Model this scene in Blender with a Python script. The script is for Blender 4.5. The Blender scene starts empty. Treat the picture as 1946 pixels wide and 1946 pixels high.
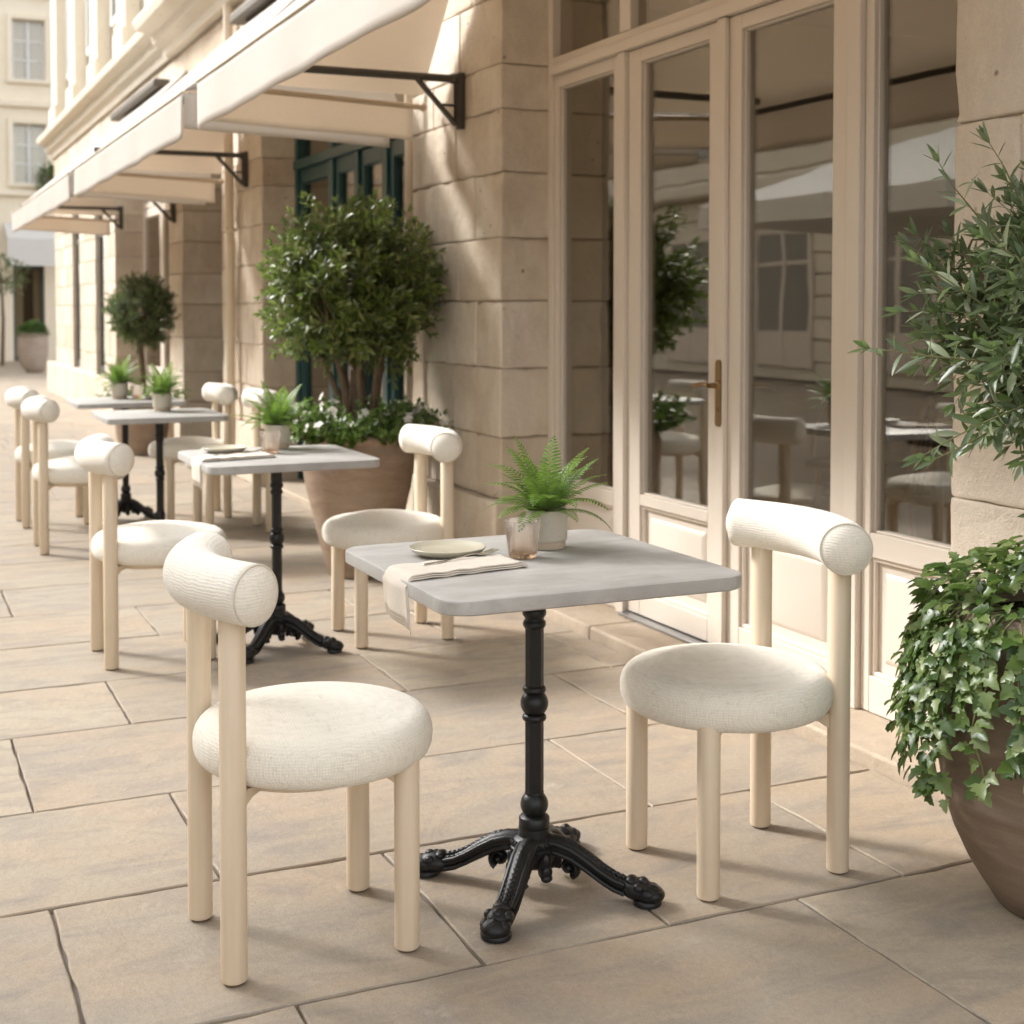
import bpy, bmesh, math, random
from mathutils import Vector, Matrix, Euler, noise
R = math.radians
random.seed(7)
scene = bpy.context.scene
C = scene.collection

# ------------------------------------------------------------------ helpers
def tag(o, label=None, cat=None, group=None, kind=None):
    if label: o['label'] = label
    if cat: o['category'] = cat
    if group: o['group'] = group
    if kind: o['kind'] = kind
    return o

def empty(name, loc=(0, 0, 0), rz=0.0):
    o = bpy.data.objects.new(name, None)
    o.empty_display_size = 0.1
    C.objects.link(o)
    o.location = loc
    o.rotation_euler = (0, 0, rz)
    return o

def children(o):
    return [c for c in bpy.data.objects if c.parent == o]

def copy_tree(o, parent=None):
    c = o.copy()
    C.objects.link(c)
    if parent is not None:
        c.parent = parent
    for ch in children(o):
        copy_tree(ch, c)
    return c

class MB:
    def __init__(s):
        s.bm = bmesh.new()
    def face(s, vs):
        try:
            return s.bm.faces.new(vs)
        except ValueError:
            return None
    def box(s, x0, x1, y0, y1, z0, z1, jit=0.0):
        v = []
        for z in (z0, z1):
            for x, y in ((x0, y0), (x1, y0), (x1, y1), (x0, y1)):
                j = (random.uniform(-jit, jit), random.uniform(-jit, jit), random.uniform(-jit, jit)) if jit else (0, 0, 0)
                v.append(s.bm.verts.new((x + j[0], y + j[1], z + j[2])))
        for q in ((3, 2, 1, 0), (4, 5, 6, 7), (0, 1, 5, 4), (1, 2, 6, 5), (2, 3, 7, 6), (3, 0, 4, 7)):
            s.face([v[i] for i in q])
        return s
    def prism(s, pts, axis, a0, a1):
        # polygon of (u, v) extruded along axis; u,v are the two other axes in order
        def P(u, w, a):
            return {'x': (a, u, w), 'y': (u, a, w), 'z': (u, w, a)}[axis]
        A = [s.bm.verts.new(P(u, w, a0)) for u, w in pts]
        B = [s.bm.verts.new(P(u, w, a1)) for u, w in pts]
        s.face(A[::-1]); s.face(B)
        n = len(pts)
        for i in range(n):
            s.face([A[i], A[(i + 1) % n], B[(i + 1) % n], B[i]])
        return s
    def lathe(s, prof, seg=32, c=(0, 0, 0), sx=1.0, sy=1.0, cap0=True, cap1=True, rot=0.0):
        rings = []
        for r, z in prof:
            rings.append([s.bm.verts.new((c[0] + r * sx * math.cos(2 * math.pi * k / seg + rot),
                                          c[1] + r * sy * math.sin(2 * math.pi * k / seg + rot), c[2] + z)) for k in range(seg)])
        for a, b in zip(rings, rings[1:]):
            for k in range(seg):
                s.face([a[k], a[(k + 1) % seg], b[(k + 1) % seg], b[k]])
        if cap0: s.face(rings[0][::-1])
        if cap1: s.face(rings[-1])
        return s
    def tube(s, path, radii, seg=10, up=(0, 0, 1), flat=1.0, caps=True):
        path = [Vector(p) for p in path]
        if not hasattr(radii, '__len__'): radii = [radii] * len(path)
        rings = []
        n0 = None
        for i, p in enumerate(path):
            t = (path[min(i + 1, len(path) - 1)] - path[max(i - 1, 0)])
            t = t.normalized() if t.length > 1e-9 else Vector((0, 0, 1))
            u = Vector(up)
            if abs(t.dot(u)) > 0.98: u = Vector((1, 0, 0))
            if n0 is not None: u = n0
            n = (u - t * u.dot(t)).normalized()
            n0 = n
            b = t.cross(n)
            rings.append([s.bm.verts.new(p + (n * math.cos(2 * math.pi * k / seg) * flat + b * math.sin(2 * math.pi * k / seg)) * radii[i]) for k in range(seg)])
        for a, b in zip(rings, rings[1:]):
            for k in range(seg):
                s.face([a[k], a[(k + 1) % seg], b[(k + 1) % seg], b[k]])
        if caps:
            s.face(rings[0][::-1]); s.face(rings[-1])
        return s
    def ball(s, c, r, sx=1, sy=1, sz=1, seg=14, rings=9, m=None):
        prof = []
        pts = []
        for i in range(rings + 1):
            a = math.pi * i / rings
            pts.append((math.sin(a), -math.cos(a)))
        vs = []
        for i, (rr, z) in enumerate(pts):
            row = []
            if i in (0, rings):
                p = Vector((0, 0, z * r * sz))
                row = [p]
            else:
                row = [Vector((rr * r * sx * math.cos(2 * math.pi * k / seg), rr * r * sy * math.sin(2 * math.pi * k / seg), z * r * sz)) for k in range(seg)]
            if m is not None: row = [m @ p for p in row]
            vs.append([s.bm.verts.new(p + Vector(c)) for p in row])
        for i in range(rings):
            a, b = vs[i], vs[i + 1]
            for k in range(seg):
                if len(a) == 1: s.face([a[0], b[(k + 1) % seg], b[k]][::-1])
                elif len(b) == 1: s.face([a[k], a[(k + 1) % seg], b[0]])
                else: s.face([a[k], a[(k + 1) % seg], b[(k + 1) % seg], b[k]])
        return s
    def build(s, name, mat, parent=None, smooth=None, bevel=0.0, bseg=2, sub=0, loc=None, recalc=False):
        if recalc:
            bmesh.ops.recalc_face_normals(s.bm, faces=s.bm.faces)
        me = bpy.data.meshes.new(name)
        s.bm.to_mesh(me)
        s.bm.free()
        o = bpy.data.objects.new(name, me)
        C.objects.link(o)
        me.materials.append(mat)
        if parent is not None: o.parent = parent
        if loc is not None: o.location = loc
        if smooth is not None:
            me.polygons.foreach_set('use_smooth', [True] * len(me.polygons))
            if smooth < 180:
                me.set_sharp_from_angle(angle=R(smooth))
        if bevel > 0:
            b = o.modifiers.new('bevel', 'BEVEL')
            b.width = bevel; b.segments = bseg; b.limit_method = 'ANGLE'; b.angle_limit = R(40)
            if smooth is None:
                me.polygons.foreach_set('use_smooth', [True] * len(me.polygons))
                me.set_sharp_from_angle(angle=R(35))
        if sub:
            m = o.modifiers.new('sub', 'SUBSURF')
            m.levels = sub; m.render_levels = sub
        return o

# ------------------------------------------------------------------ materials
class NT:
    def __init__(s, name):
        s.m = bpy.data.materials.new(name)
        s.m.use_nodes = True
        s.t = s.m.node_tree
        s.t.nodes.clear()
        s.out = s.n('ShaderNodeOutputMaterial')
    def n(s, typ, **kw):
        nd = s.t.nodes.new(typ)
        for k, v in kw.items():
            setattr(nd, k, v)
        return nd
    def l(s, a, b):
        s.t.links.new(a, b)
    def set(s, nd, **kw):
        for k, v in kw.items():
            key = k.replace('_', ' ')
            sock = nd.inputs.get(key) or nd.inputs.get(k)
            if hasattr(v, 'is_output'):
                s.l(v, sock)
            else:
                if hasattr(v, '__len__') and len(v) == 3 and sock.type == 'RGBA': v = (*v, 1)
                sock.default_value = v
        return nd
    def coord(s, kind='Object'):
        return s.n('ShaderNodeTexCoord').outputs[kind]
    def mapping(s, vec, scale=(1, 1, 1), loc=(0, 0, 0), rot=(0, 0, 0)):
        m = s.n('ShaderNodeMapping')
        s.l(vec, m.inputs['Vector'])
        m.inputs['Scale'].default_value = scale
        m.inputs['Location'].default_value = loc
        m.inputs['Rotation'].default_value = rot
        return m.outputs[0]
    def noise(s, vec, scale, detail=4, rough=0.55, dist=0.0):
        x = s.n('ShaderNodeTexNoise')
        s.l(vec, x.inputs['Vector'])
        x.inputs['Scale'].default_value = scale
        x.inputs['Detail'].default_value = detail
        x.inputs['Roughness'].default_value = rough
        x.inputs['Distortion'].default_value = dist
        return x.outputs['Fac']
    def ramp(s, fac, stops, interp='LINEAR'):
        r = s.n('ShaderNodeValToRGB')
        s.l(fac, r.inputs[0])
        e = r.color_ramp.elements
        r.color_ramp.interpolation = interp
        while len(e) < len(stops): e.new(0.5)
        for i, (p, c) in enumerate(stops):
            e[i].position = p
            e[i].color = (*c, 1) if hasattr(c, '__len__') else (c, c, c, 1)
        return r.outputs[0]
    def mix(s, fac, a, b, mode='MIX'):
        x = s.n('ShaderNodeMix', data_type='RGBA', blend_type=mode)
        for sock, v in ((x.inputs[0], fac), (x.inputs[6], a), (x.inputs[7], b)):
            if hasattr(v, 'is_output'): s.l(v, sock)
            elif hasattr(v, '__len__'): sock.default_value = (*v, 1)
            else: sock.default_value = v
        return x.outputs[2]
    def math(s, op, a, b=0.0, c=0.0):
        x = s.n('ShaderNodeMath', operation=op)
        for i, v in enumerate((a, b, c)):
            if hasattr(v, 'is_output'): s.l(v, x.inputs[i])
            else: x.inputs[i].default_value = v
        return x.outputs[0]
    def island(s):
        return s.n('ShaderNodeNewGeometry').outputs['Random Per Island']
    def bump(s, h, strength=0.3, dist=0.01):
        b = s.n('ShaderNodeBump')
        s.l(h, b.inputs['Height'])
        b.inputs['Strength'].default_value = strength
        b.inputs['Distance'].default_value = dist
        return b.outputs[0]
    def pbr(s, color, rough=0.6, normal=None, metallic=0.0, spec=0.5, **kw):
        p = s.n('ShaderNodeBsdfPrincipled')
        s.set(p, Base_Color=color, Roughness=rough, Metallic=metallic)
        p.inputs['Specular IOR Level'].default_value = spec
        if normal is not None: s.l(normal, p.inputs['Normal'])
        for k, v in kw.items():
            s.set(p, **{k: v})
        s.l(p.outputs[0], s.out.inputs[0])
        return p

def hsv_vary(t, col, fac, amount):
    # brightness variation of a colour socket by a 0..1 socket
    f = t.math('MULTIPLY_ADD', fac, amount, 1.0 - amount / 2)
    c = t.n('ShaderNodeCombineColor')
    for i in range(3): t.l(f, c.inputs[i])
    return t.mix(1.0, col, c.outputs[0], 'MULTIPLY')

def m_paving():
    t = NT('paving_sandstone')
    co = t.coord()
    isl = t.island()
    base = t.ramp(isl, [(0.0, (.375, .312, .24)), (0.3, (.325, .278, .222)), (0.55, (.405, .348, .265)), (0.8, (.345, .287, .222)), (1.0, (.38, .332, .262))])
    w = t.n('ShaderNodeVectorMath', operation='ADD')
    t.l(co, w.inputs[0])
    cx = t.n('ShaderNodeCombineXYZ')
    t.l(t.math('MULTIPLY', isl, 37.0), cx.inputs[0]); t.l(t.math('MULTIPLY', isl, 91.0), cx.inputs[1])
    t.l(cx.outputs[0], w.inputs[1])
    v = w.outputs[0]
    big = t.noise(t.mapping(v, (1, 1.7, 1)), 1.7, 5, 0.6, 0.6)
    base = t.mix(t.ramp(big, [(0.40, 0.0), (0.66, 0.75)]), base, (.40, .305, .215))
    n2 = t.noise(t.mapping(v, (1.0, 2.6, 1)), 3.3, 6, 0.62, 1.0)
    base = t.mix(t.ramp(n2, [(0.46, 0.0), (0.70, 0.75)]), base, (.25, .222, .195))
    n3 = t.noise(v, 70, 4, 0.7)
    base = hsv_vary(t, base, n3, 0.40)
    n4 = t.noise(v, 480, 2, 0.7)
    base = hsv_vary(t, base, n4, 0.40)
    base = hsv_vary(t, base, t.noise(v, 190, 3, 0.75), 0.45)
    pv = t.n('ShaderNodeTexVoronoi'); t.l(v, pv.inputs['Vector']); pv.inputs['Scale'].default_value = 55
    base = t.mix(t.math('MULTIPLY', t.ramp(pv.outputs['Distance'], [(0.05, 1.0), (0.14, 0.0)]), t.math('MULTIPLY', t.ramp(t.noise(v, 9, 3, 0.6), [(0.5, 0.0), (0.62, 1.0)]), 0.55)), base, (.19, .155, .12))
    spots = t.noise(v, 10, 8, 0.75, 0.3)
    base = t.mix(t.ramp(spots, [(0.58, 0.0), (0.72, 0.45)]), base, (.50, .44, .36))
    h = t.math('ADD', t.math('MULTIPLY', t.noise(v, 9, 8, 0.62, 0.4), 1.0), t.math('MULTIPLY', t.noise(v, 200, 3, 0.7), 0.16))
    rough = t.math('MULTIPLY_ADD', n2, 0.25, 0.52)
    t.pbr(base, rough, t.bump(h, 0.55, 0.014), spec=0.35)
    return t.m

def m_simple(name, col, rough=0.6, spec=0.5, metallic=0.0, var=0.0, scale=8, bump=0.0, bscale=200, bdist=0.002):
    t = NT(name)
    co = t.coord()
    c = (*col, 1)
    nrm = None
    if var:
        rgb = t.n('ShaderNodeRGB'); rgb.outputs[0].default_value = c
        c = hsv_vary(t, rgb.outputs[0], t.noise(co, scale, 5, 0.6), var)
    if bump:
        nrm = t.bump(t.noise(co, bscale, 3, 0.6), bump, bdist)
    t.pbr(c, rough, nrm, metallic, spec)
    return t.m

def m_stone(name, cols, stain=(.33, .25, .17), stainamt=0.5, bump=0.5, var=.36):
    t = NT(name)
    co = t.coord()
    isl = t.island()
    k = len(cols)
    base = t.ramp(isl, [(i / (k - 1), c) for i, c in enumerate(cols)])
    w = t.n('ShaderNodeVectorMath', operation='ADD')
    t.l(co, w.inputs[0])
    cx = t.n('ShaderNodeCombineXYZ')
    for i, q in enumerate((13.0, 29.0, 57.0)):
        t.l(t.math('MULTIPLY', isl, q), cx.inputs[i])
    t.l(cx.outputs[0], w.inputs[1])
    v = w.outputs[0]
    n1 = t.noise(v, 2.6, 6, 0.62, 0.5)
    base = t.mix(t.ramp(n1, [(0.40, 0.0), (0.75, stainamt)]), base, stain)
    n2 = t.noise(t.mapping(v, (1, 1, 0.35)), 14, 5, 0.65)
    base = hsv_vary(t, base, n2, var)
    base = hsv_vary(t, base, t.noise(v, 160, 3, 0.7), var)
    vor = t.n('ShaderNodeTexVoronoi'); t.l(v, vor.inputs['Vector']); vor.inputs['Scale'].default_value = 26
    pits = t.ramp(vor.outputs['Distance'], [(0.03, 0.0), (0.10, 1.0)])
    h = t.math('ADD', t.math('MULTIPLY', t.noise(v, 22, 7, 0.65, 0.3), 1.0), t.math('MULTIPLY', t.noise(v, 190, 2, 0.5), 0.22))
    h = t.math('ADD', h, t.math('MULTIPLY', pits, 0.18))
    vor2 = t.n('ShaderNodeTexVoronoi'); t.l(v, vor2.inputs['Vector']); vor2.inputs['Scale'].default_value = 11
    hole = t.math('MULTIPLY', t.ramp(vor2.outputs['Distance'], [(0.05, 1.0), (0.11, 0.0)]), t.ramp(t.noise(v, 4, 2, 0.5), [(0.5, 0.0), (0.58, 1.0)]))
    base = t.mix(t.math('MULTIPLY', hole, 0.75), base, (.17, .125, .085))
    h = t.math('SUBTRACT', h, t.math('MULTIPLY', hole, 0.5))
    t.pbr(base, 0.85, t.bump(h, bump, 0.010), spec=0.2)
    return t.m

def m_fabric(name, col, dark, mode='disc'):
    t = NT(name)
    co = t.coord()
    wob = t.noise(co, 30, 2, 0.5)
    def threads(axis, freq, seed):
        sc = [1, 1, 1]
        s = t.n('ShaderNodeSeparateXYZ'); t.l(co, s.inputs[0])
        a = t.math('MULTIPLY_ADD', wob, 0.012, s.outputs[axis])
        return t.math('MULTIPLY_ADD', t.math('SINE', t.math('MULTIPLY', a, 2 * math.pi * freq)), 0.5, 0.5)
    fx, fy, fz = threads(0, 185, 1), threads(1, 185, 2), threads(2, 165, 3)
    s1 = t.noise(t.mapping(co, (22, 250, 60)), 1.0, 3, 0.6)
    s2 = t.noise(t.mapping(co, (250, 22, 60)), 1.0, 3, 0.6)
    s3 = t.noise(t.mapping(co, (40, 40, 260)), 1.0, 3, 0.6)
    fine = t.noise(co, 330, 2, 0.6)
    weave = t.math('MULTIPLY', t.math('ADD', fx, fy), t.math('ADD', fz, 0.35))
    if mode == 'roll':
        weave = t.math('ADD', t.math('MULTIPLY', fz, 1.2), t.math('MULTIPLY', fy, 0.6))
    slub = t.math('MULTIPLY', t.math('ADD', t.math('ADD', s1, s2), s3), 0.333)
    c = t.mix(t.ramp(slub, [(0.24, 0.0), (0.48, 1.0)]), dark, col)
    c = hsv_vary(t, c, t.math('MULTIPLY', weave, 0.45), 0.12)
    c = hsv_vary(t, c, fine, 0.20)
    h = t.math('ADD', t.math('MULTIPLY', weave, 0.6), t.math('ADD', t.math('MULTIPLY', slub, 1.6), t.math('MULTIPLY', fine, 1.2)))
    p = t.pbr(c, 0.92, t.bump(h, 0.40, 0.0016), spec=0.15)
    p.inputs['Sheen Weight'].default_value = 0.25
    p.inputs['Sheen Roughness'].default_value = 0.5
    return t.m

def m_leaf(name, cols, rough=0.38, trans=0.25, spec=0.5, tcol=(.25, .42, .06)):
    t = NT(name)
    isl = t.island()
    k = len(cols)
    c = t.ramp(isl, [(i / (k - 1), q) for i, q in enumerate(cols)])
    geo = t.n('ShaderNodeNewGeometry')
    pale = t.mix(0.45, c, (.20, .24, .15))
    c2 = t.mix(geo.outputs['Backfacing'], c, pale)
    p = t.n('ShaderNodeBsdfPrincipled')
    t.set(p, Base_Color=c2, Roughness=rough)
    p.inputs['Specular IOR Level'].default_value = spec
    tr = t.n('ShaderNodeBsdfTranslucent')
    t.l(t.mix(0.5, c, tcol), tr.inputs[0])
    mx = t.n('ShaderNodeMixShader')
    mx.inputs[0].default_value = trans
    t.l(p.outputs[0], mx.inputs[1]); t.l(tr.outputs[0], mx.inputs[2])
    t.l(mx.outputs[0], t.out.inputs[0])
    return t.m

def m_cloth_trans(name, col, tcol, trans=0.3, bump=0.3):
    t = NT(name)
    co = t.coord()
    rgb = t.n('ShaderNodeRGB'); rgb.outputs[0].default_value = (*col, 1)
    c = hsv_vary(t, rgb.outputs[0], t.noise(t.mapping(co, (3, 1.2, 9)), 2.0, 5, 0.6), 0.10)
    c = hsv_vary(t, c, t.noise(t.mapping(co, (60, 400, 60)), 1.0, 2, 0.5), 0.12)
    nb = t.bump(t.math('ADD', t.noise(co, 4, 4, 0.5), t.math('MULTIPLY', t.noise(co, 350, 2, 0.5), 0.06)), bump, 0.01)
    p = t.n('ShaderNodeBsdfPrincipled')
    t.set(p, Base_Color=c, Roughness=0.85)
    p.inputs['Specular IOR Level'].default_value = 0.2
    t.l(nb, p.inputs['Normal'])
    tr = t.n('ShaderNodeBsdfTranslucent'); tr.inputs[0].default_value = (*tcol, 1)
    mx = t.n('ShaderNodeMixShader'); mx.inputs[0].default_value = trans
    t.l(p.outputs[0], mx.inputs[1]); t.l(tr.outputs[0], mx.inputs[2])
    t.l(mx.outputs[0], t.out.inputs[0])
    return t.m

def m_pane(name, refl=0.20, tint=(.90, .88, .82)):
    t = NT(name)
    lw = t.n('ShaderNodeLayerWeight'); lw.inputs['Blend'].default_value = 0.5
    f = t.math('MULTIPLY_ADD', t.math('POWER', lw.outputs['Facing'], 4.0), 0.6, refl)
    g = t.n('ShaderNodeBsdfGlossy'); g.inputs['Roughness'].default_value = 0.012
    g.inputs['Color'].default_value = (.92, .90, .86, 1)
    wob = t.bump(t.noise(t.coord(), 1.6, 2, 0.5), 0.05, 0.02)
    t.l(wob, g.inputs['Normal'])
    tr = t.n('ShaderNodeBsdfTransparent'); tr.inputs[0].default_value = (*tint, 1)
    mx = t.n('ShaderNodeMixShader')
    t.l(f, mx.inputs[0]); t.l(tr.outputs[0], mx.inputs[1]); t.l(g.outputs[0], mx.inputs[2])
    t.l(mx.outputs[0], t.out.inputs[0])
    return t.m

def m_glassware():
    t = NT('blush_glass')
    sep = t.n('ShaderNodeSeparateXYZ'); t.l(t.coord(), sep.inputs[0])
    col = t.ramp(t.math('MULTIPLY', sep.outputs[2], 11.0), [(0.0, (.94, .82, .72)), (0.22, (.98, .94, .905)), (1.0, (.99, .965, .945))])
    g = t.n('ShaderNodeBsdfGlass'); t.l(col, g.inputs['Color'])
    g.inputs['Roughness'].default_value = 0.0; g.inputs['IOR'].default_value = 1.45
    tr = t.n('ShaderNodeBsdfTransparent'); t.l(col, tr.inputs[0])
    mx = t.n('ShaderNodeMixShader'); mx.inputs[0].default_value = 0.30
    t.l(g.outputs[0], mx.inputs[1]); t.l(tr.outputs[0], mx.inputs[2])
    t.l(mx.outputs[0], t.out.inputs[0])
    return t.m

def m_tabletop():
    t = NT('table_grey_top')
    co = t.coord()
    n1 = t.noise(t.mapping(co, (1.5, 5, 1)), 2.2, 6, 0.62, 0.8)
    n2 = t.noise(co, 7, 6, 0.65, 0.5)
    c = t.ramp(n1, [(0.3, (.30, .285, .266)), (0.52, (.37, .355, .335)), (0.72, (.46, .445, .42))])
    c = t.mix(t.ramp(n2, [(0.45, 0.0), (0.72, 0.6)]), c, (.50, .485, .46))
    c = hsv_vary(t, c, t.noise(t.mapping(co, (20, 160, 90)), 1.0, 4, 0.6), 0.14)
    c = hsv_vary(t, c, t.noise(co, 420, 2, 0.6), 0.10)
    h = t.math('ADD', t.noise(t.mapping(co, (25, 200, 130)), 1.0, 3, 0.6), t.math('MULTIPLY', n2, 0.3))
    rough = t.math('MULTIPLY_ADD', n2, 0.25, 0.36)
    t.pbr(c, rough, t.bump(h, 0.12, 0.002), spec=0.45)
    return t.m

def m_iron():
    t = NT('cast_iron')
    co = t.coord()
    h = t.math('ADD', t.noise(co, 60, 4, 0.6), t.math('MULTIPLY', t.noise(co, 420, 2, 0.5), 0.3))
    c = t.ramp(t.noise(co, 18, 4, 0.6), [(0.3, (.006, .006, .006)), (0.7, (.012, .0115, .0115))])
    t.pbr(c, t.math('MULTIPLY_ADD', t.noise(co, 30, 3, 0.6), 0.25, 0.26), t.bump(h, 0.26, 0.003), spec=0.38)
    return t.m

def m_terracotta(name, cols, band=(.42, .35, .28)):
    t = NT(name)
    co = t.coord()
    n1 = t.noise(t.mapping(co, (2, 2, 9)), 2.2, 6, 0.62, 0.7)
    c = t.ramp(n1, [(0.3, cols[0]), (0.55, cols[1]), (0.78, cols[2])])
    n2 = t.noise(co, 5, 7, 0.68, 0.3)
    c = t.mix(t.ramp(n2, [(0.5, 0.0), (0.78, 0.6)]), c, band)
    c = hsv_vary(t, c, t.noise(t.mapping(co, (8, 8, 120)), 1.0, 3, 0.6), 0.16)
    c = hsv_vary(t, c, t.noise(co, 220, 3, 0.6), 0.16)
    h = t.math('ADD', t.noise(t.mapping(co, (3, 3, 60)), 1.0, 4, 0.6), t.math('MULTIPLY', t.noise(co, 90, 4, 0.7), 0.35))
    t.pbr(c, 0.68, t.bump(h, 0.22, 0.006), spec=0.3)
    return t.m

def m_ceramic():
    t = NT('speckled_ceramic')
    co = t.coord()
    v = t.n('ShaderNodeTexVoronoi'); t.l(co, v.inputs['Vector']); v.inputs['Scale'].default_value = 190
    sp = t.ramp(v.outputs['Distance'], [(0.10, 1.0), (0.2, 0.0)])
    sel = t.ramp(t.noise(co, 60, 2, 0.6), [(0.52, 0.0), (0.6, 1.0)])
    c = t.mix(t.math('MULTIPLY', sp, sel), (.56, .50, .41), (.12, .09, .06))
    c = hsv_vary(t, c, t.noise(co, 25, 4, 0.6), 0.14)
    t.pbr(c, 0.42, None, spec=0.45)
    return t.m

def m_napkin():
    t = NT('striped_linen')
    co = t.coord()
    s = t.n('ShaderNodeUVMap')
    sep = t.n('ShaderNodeSeparateXYZ'); t.l(s.outputs[0], sep.inputs[0])
    st = t.math('MULTIPLY_ADD', t.math('SINE', t.math('MULTIPLY', sep.outputs[1], 2 * math.pi * 26)), 0.5, 0.5)
    c = t.mix(t.ramp(st, [(0.45, 0.0), (0.75, 0.42)]), (.66, .60, .52), (.46, .39, .32))
    c = hsv_vary(t, c, t.noise(co, 300, 2, 0.6), 0.16)
    t.pbr(c, 0.9, t.bump(t.noise(co, 420, 2, 0.6), 0.3, 0.001), spec=0.15)
    return t.m

M = {}
M['paving'] = m_paving()
M['mortar'] = m_simple('joint_sand', (.25, .212, .175), 0.95, 0.1, 0, 0.4, 6, 0.4, 120, 0.006)
M['stone'] = m_stone('wall_limestone', [(.68, .60, .495), (.58, .485, .38), (.72, .645, .545), (.62, .535, .43), (.70, .62, .515), (.60, .51, .405)], (.42, .32, .225), 0.65, 0.9)
M['stone_pale'] = m_stone('wall_pale_limestone', [(.74, .68, .57), (.70, .64, .54), (.76, .70, .60)], (.60, .53, .43), 0.3, 0.3, 0.12)
M['stone_baked_light'] = m_stone('pitted_limestone_baked_light', [(.72, .64, .54), (.68, .60, .50), (.75, .67, .57)], (.56, .46, .36), 0.45, 0.8)  # pitted limestone, colour lightened so the awning-shaded pier looks sunlit
M['stone_cream'] = m_stone('cream_limestone', [(.86, .77, .62), (.83, .74, .59), (.88, .80, .66)], (.74, .64, .49), 0.3, 0.3, 0.12)
M['stone_step'] = m_stone('step_stone', [(.44, .36, .275), (.41, .335, .255), (.47, .39, .30)], (.33, .265, .20), 0.55, 0.5)
M['joint'] = m_simple('wall_mortar', (.34, .27, .20), 0.95, 0.1, 0, 0.3, 9, 0.3, 140, 0.004)
M['paint'] = m_simple('door_paint', (.70, .625, .54), 0.42, 0.4, 0, 0.07, 2, 0.08, 60, 0.002)
M['teal'] = m_simple('teal_paint', (.014, .062, .066), 0.35, 0.5, 0, 0.15, 4)
M['slate'] = m_simple('slate_paint', (.085, .10, .105), 0.45, 0.45, 0, 0.2, 4)
M['darkmetal'] = m_simple('bracket_metal', (.075, .068, .058), 0.42, 0.5, 0.35, 0.2, 20)
M['hood'] = m_simple('hood_metal', (.12, .105, .085), 0.5, 0.4, 0.1, 0.2, 8)
M['greymetal'] = m_simple('threshold_metal', (.42, .42, .42), 0.35, 0.5, 0.9, 0.2, 20)
M['white'] = m_simple('white_paint', (.74, .74, .71), 0.5, 0.4, 0, 0.06, 5)
M['brass'] = m_simple('aged_brass', (.30, .20, .10), 0.34, 0.5, 1.0, 0.3, 40)
M['steel'] = m_simple('steel', (.72, .70, .67), 0.18, 0.5, 1.0)
M['pipe'] = m_simple('pipe_paint', (.50, .40, .29), 0.5, 0.4, 0, 0.15, 9)
M['pipe_pale'] = m_simple('pipe_pale_paint', (.68, .58, .45), 0.5, 0.4, 0, 0.12, 9)
def m_lacquer():
    t = NT('chair_lacquer')
    co = t.coord()
    g1 = t.noise(t.mapping(co, (70, 70, 2.5)), 1.0, 4, 0.6)
    g2 = t.noise(t.mapping(co, (260, 260, 6)), 1.0, 3, 0.6)
    c = t.ramp(g1, [(0.3, (.64, .52, .375)), (0.7, (.69, .57, .425))])
    c = hsv_vary(t, c, g2, 0.06)
    c = hsv_vary(t, c, t.noise(co, 9, 3, 0.6), 0.08)
    t.pbr(c, t.math('MULTIPLY_ADD', g1, 0.2, 0.34), t.bump(g2, 0.05, 0.001), spec=0.4)
    return t.m
M['leg'] = m_lacquer()
M['seat'] = m_fabric('seat_weave', (.82, .77, .67), (.58, .51, .42))
M['roll'] = m_fabric('roll_weave', (.79, .745, .66), (.58, .51, .42), 'roll')
M['seam'] = m_simple('seam_piping', (.62, .56, .46), 0.9, 0.1)
M['glide'] = m_simple('foot_glide', (.16, .11, .07), 0.7, 0.2)
M['top'] = m_tabletop()
M['iron'] = m_iron()
M['pot'] = m_terracotta('taupe_terracotta', [(.25, .175, .125), (.32, .23, .165), (.38, .285, .21)])
M['pot_dark'] = m_terracotta('brown_terracotta', [(.18, .13, .095), (.24, .178, .132), (.31, .24, .18)], (.30, .24, .19))
M['pot_pale'] = m_terracotta('pale_terracotta', [(.34, .27, .22), (.40, .32, .26), (.46, .38, .32)], (.46, .40, .34))
M['ceramic'] = m_ceramic()
M['bisque'] = m_simple('bare_clay', (.50, .40, .30), 0.8, 0.2, 0, 0.15, 30)
M['plate'] = m_simple('stoneware_glaze', (.50, .46, .355), 0.28, 0.5, 0, 0.08, 14)
M['soil'] = m_simple('soil', (.012, .009, .006), 1.0, 0.05, 0, 0.5, 60, 0.8, 120, 0.006)
M['bark'] = m_simple('bark', (.16, .115, .075), 0.9, 0.2, 0, 0.5, 30, 0.6, 60, 0.006)
M['twig'] = m_simple('green_twig', (.17, .17, .075), 0.7, 0.3, 0, 0.3, 30)
M['shrub'] = m_leaf('shrub_leaf', [(.055, .078, .018), (.098, .132, .028), (.165, .20, .046), (.25, .275, .09)], 0.33, 0.30, 0.6)
M['olive'] = m_leaf('olive_leaf', [(.055, .085, .038), (.085, .125, .055), (.13, .175, .08), (.24, .27, .17)], 0.36, 0.28, 0.5, (.22, .36, .07))
M['topiary'] = m_leaf('topiary_leaf', [(.10, .135, .06), (.15, .19, .085), (.20, .235, .12)], 0.5, 0.2, 0.35)
M['ivy'] = m_leaf('ivy_leaf', [(.034, .072, .018), (.060, .112, .026), (.095, .155, .036), (.15, .21, .06), (.23, .28, .12)], 0.36, 0.28, 0.5)
M['fern'] = m_leaf('fern_leaf', [(.065, .15, .014), (.105, .215, .022), (.16, .29, .036)], 0.45, 0.34, 0.4, (.34, .55, .07))
M['box'] = m_leaf('box_leaf', [(.05, .11, .02), (.08, .16, .035), (.11, .20, .05)], 0.5, 0.25, 0.35)
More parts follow.
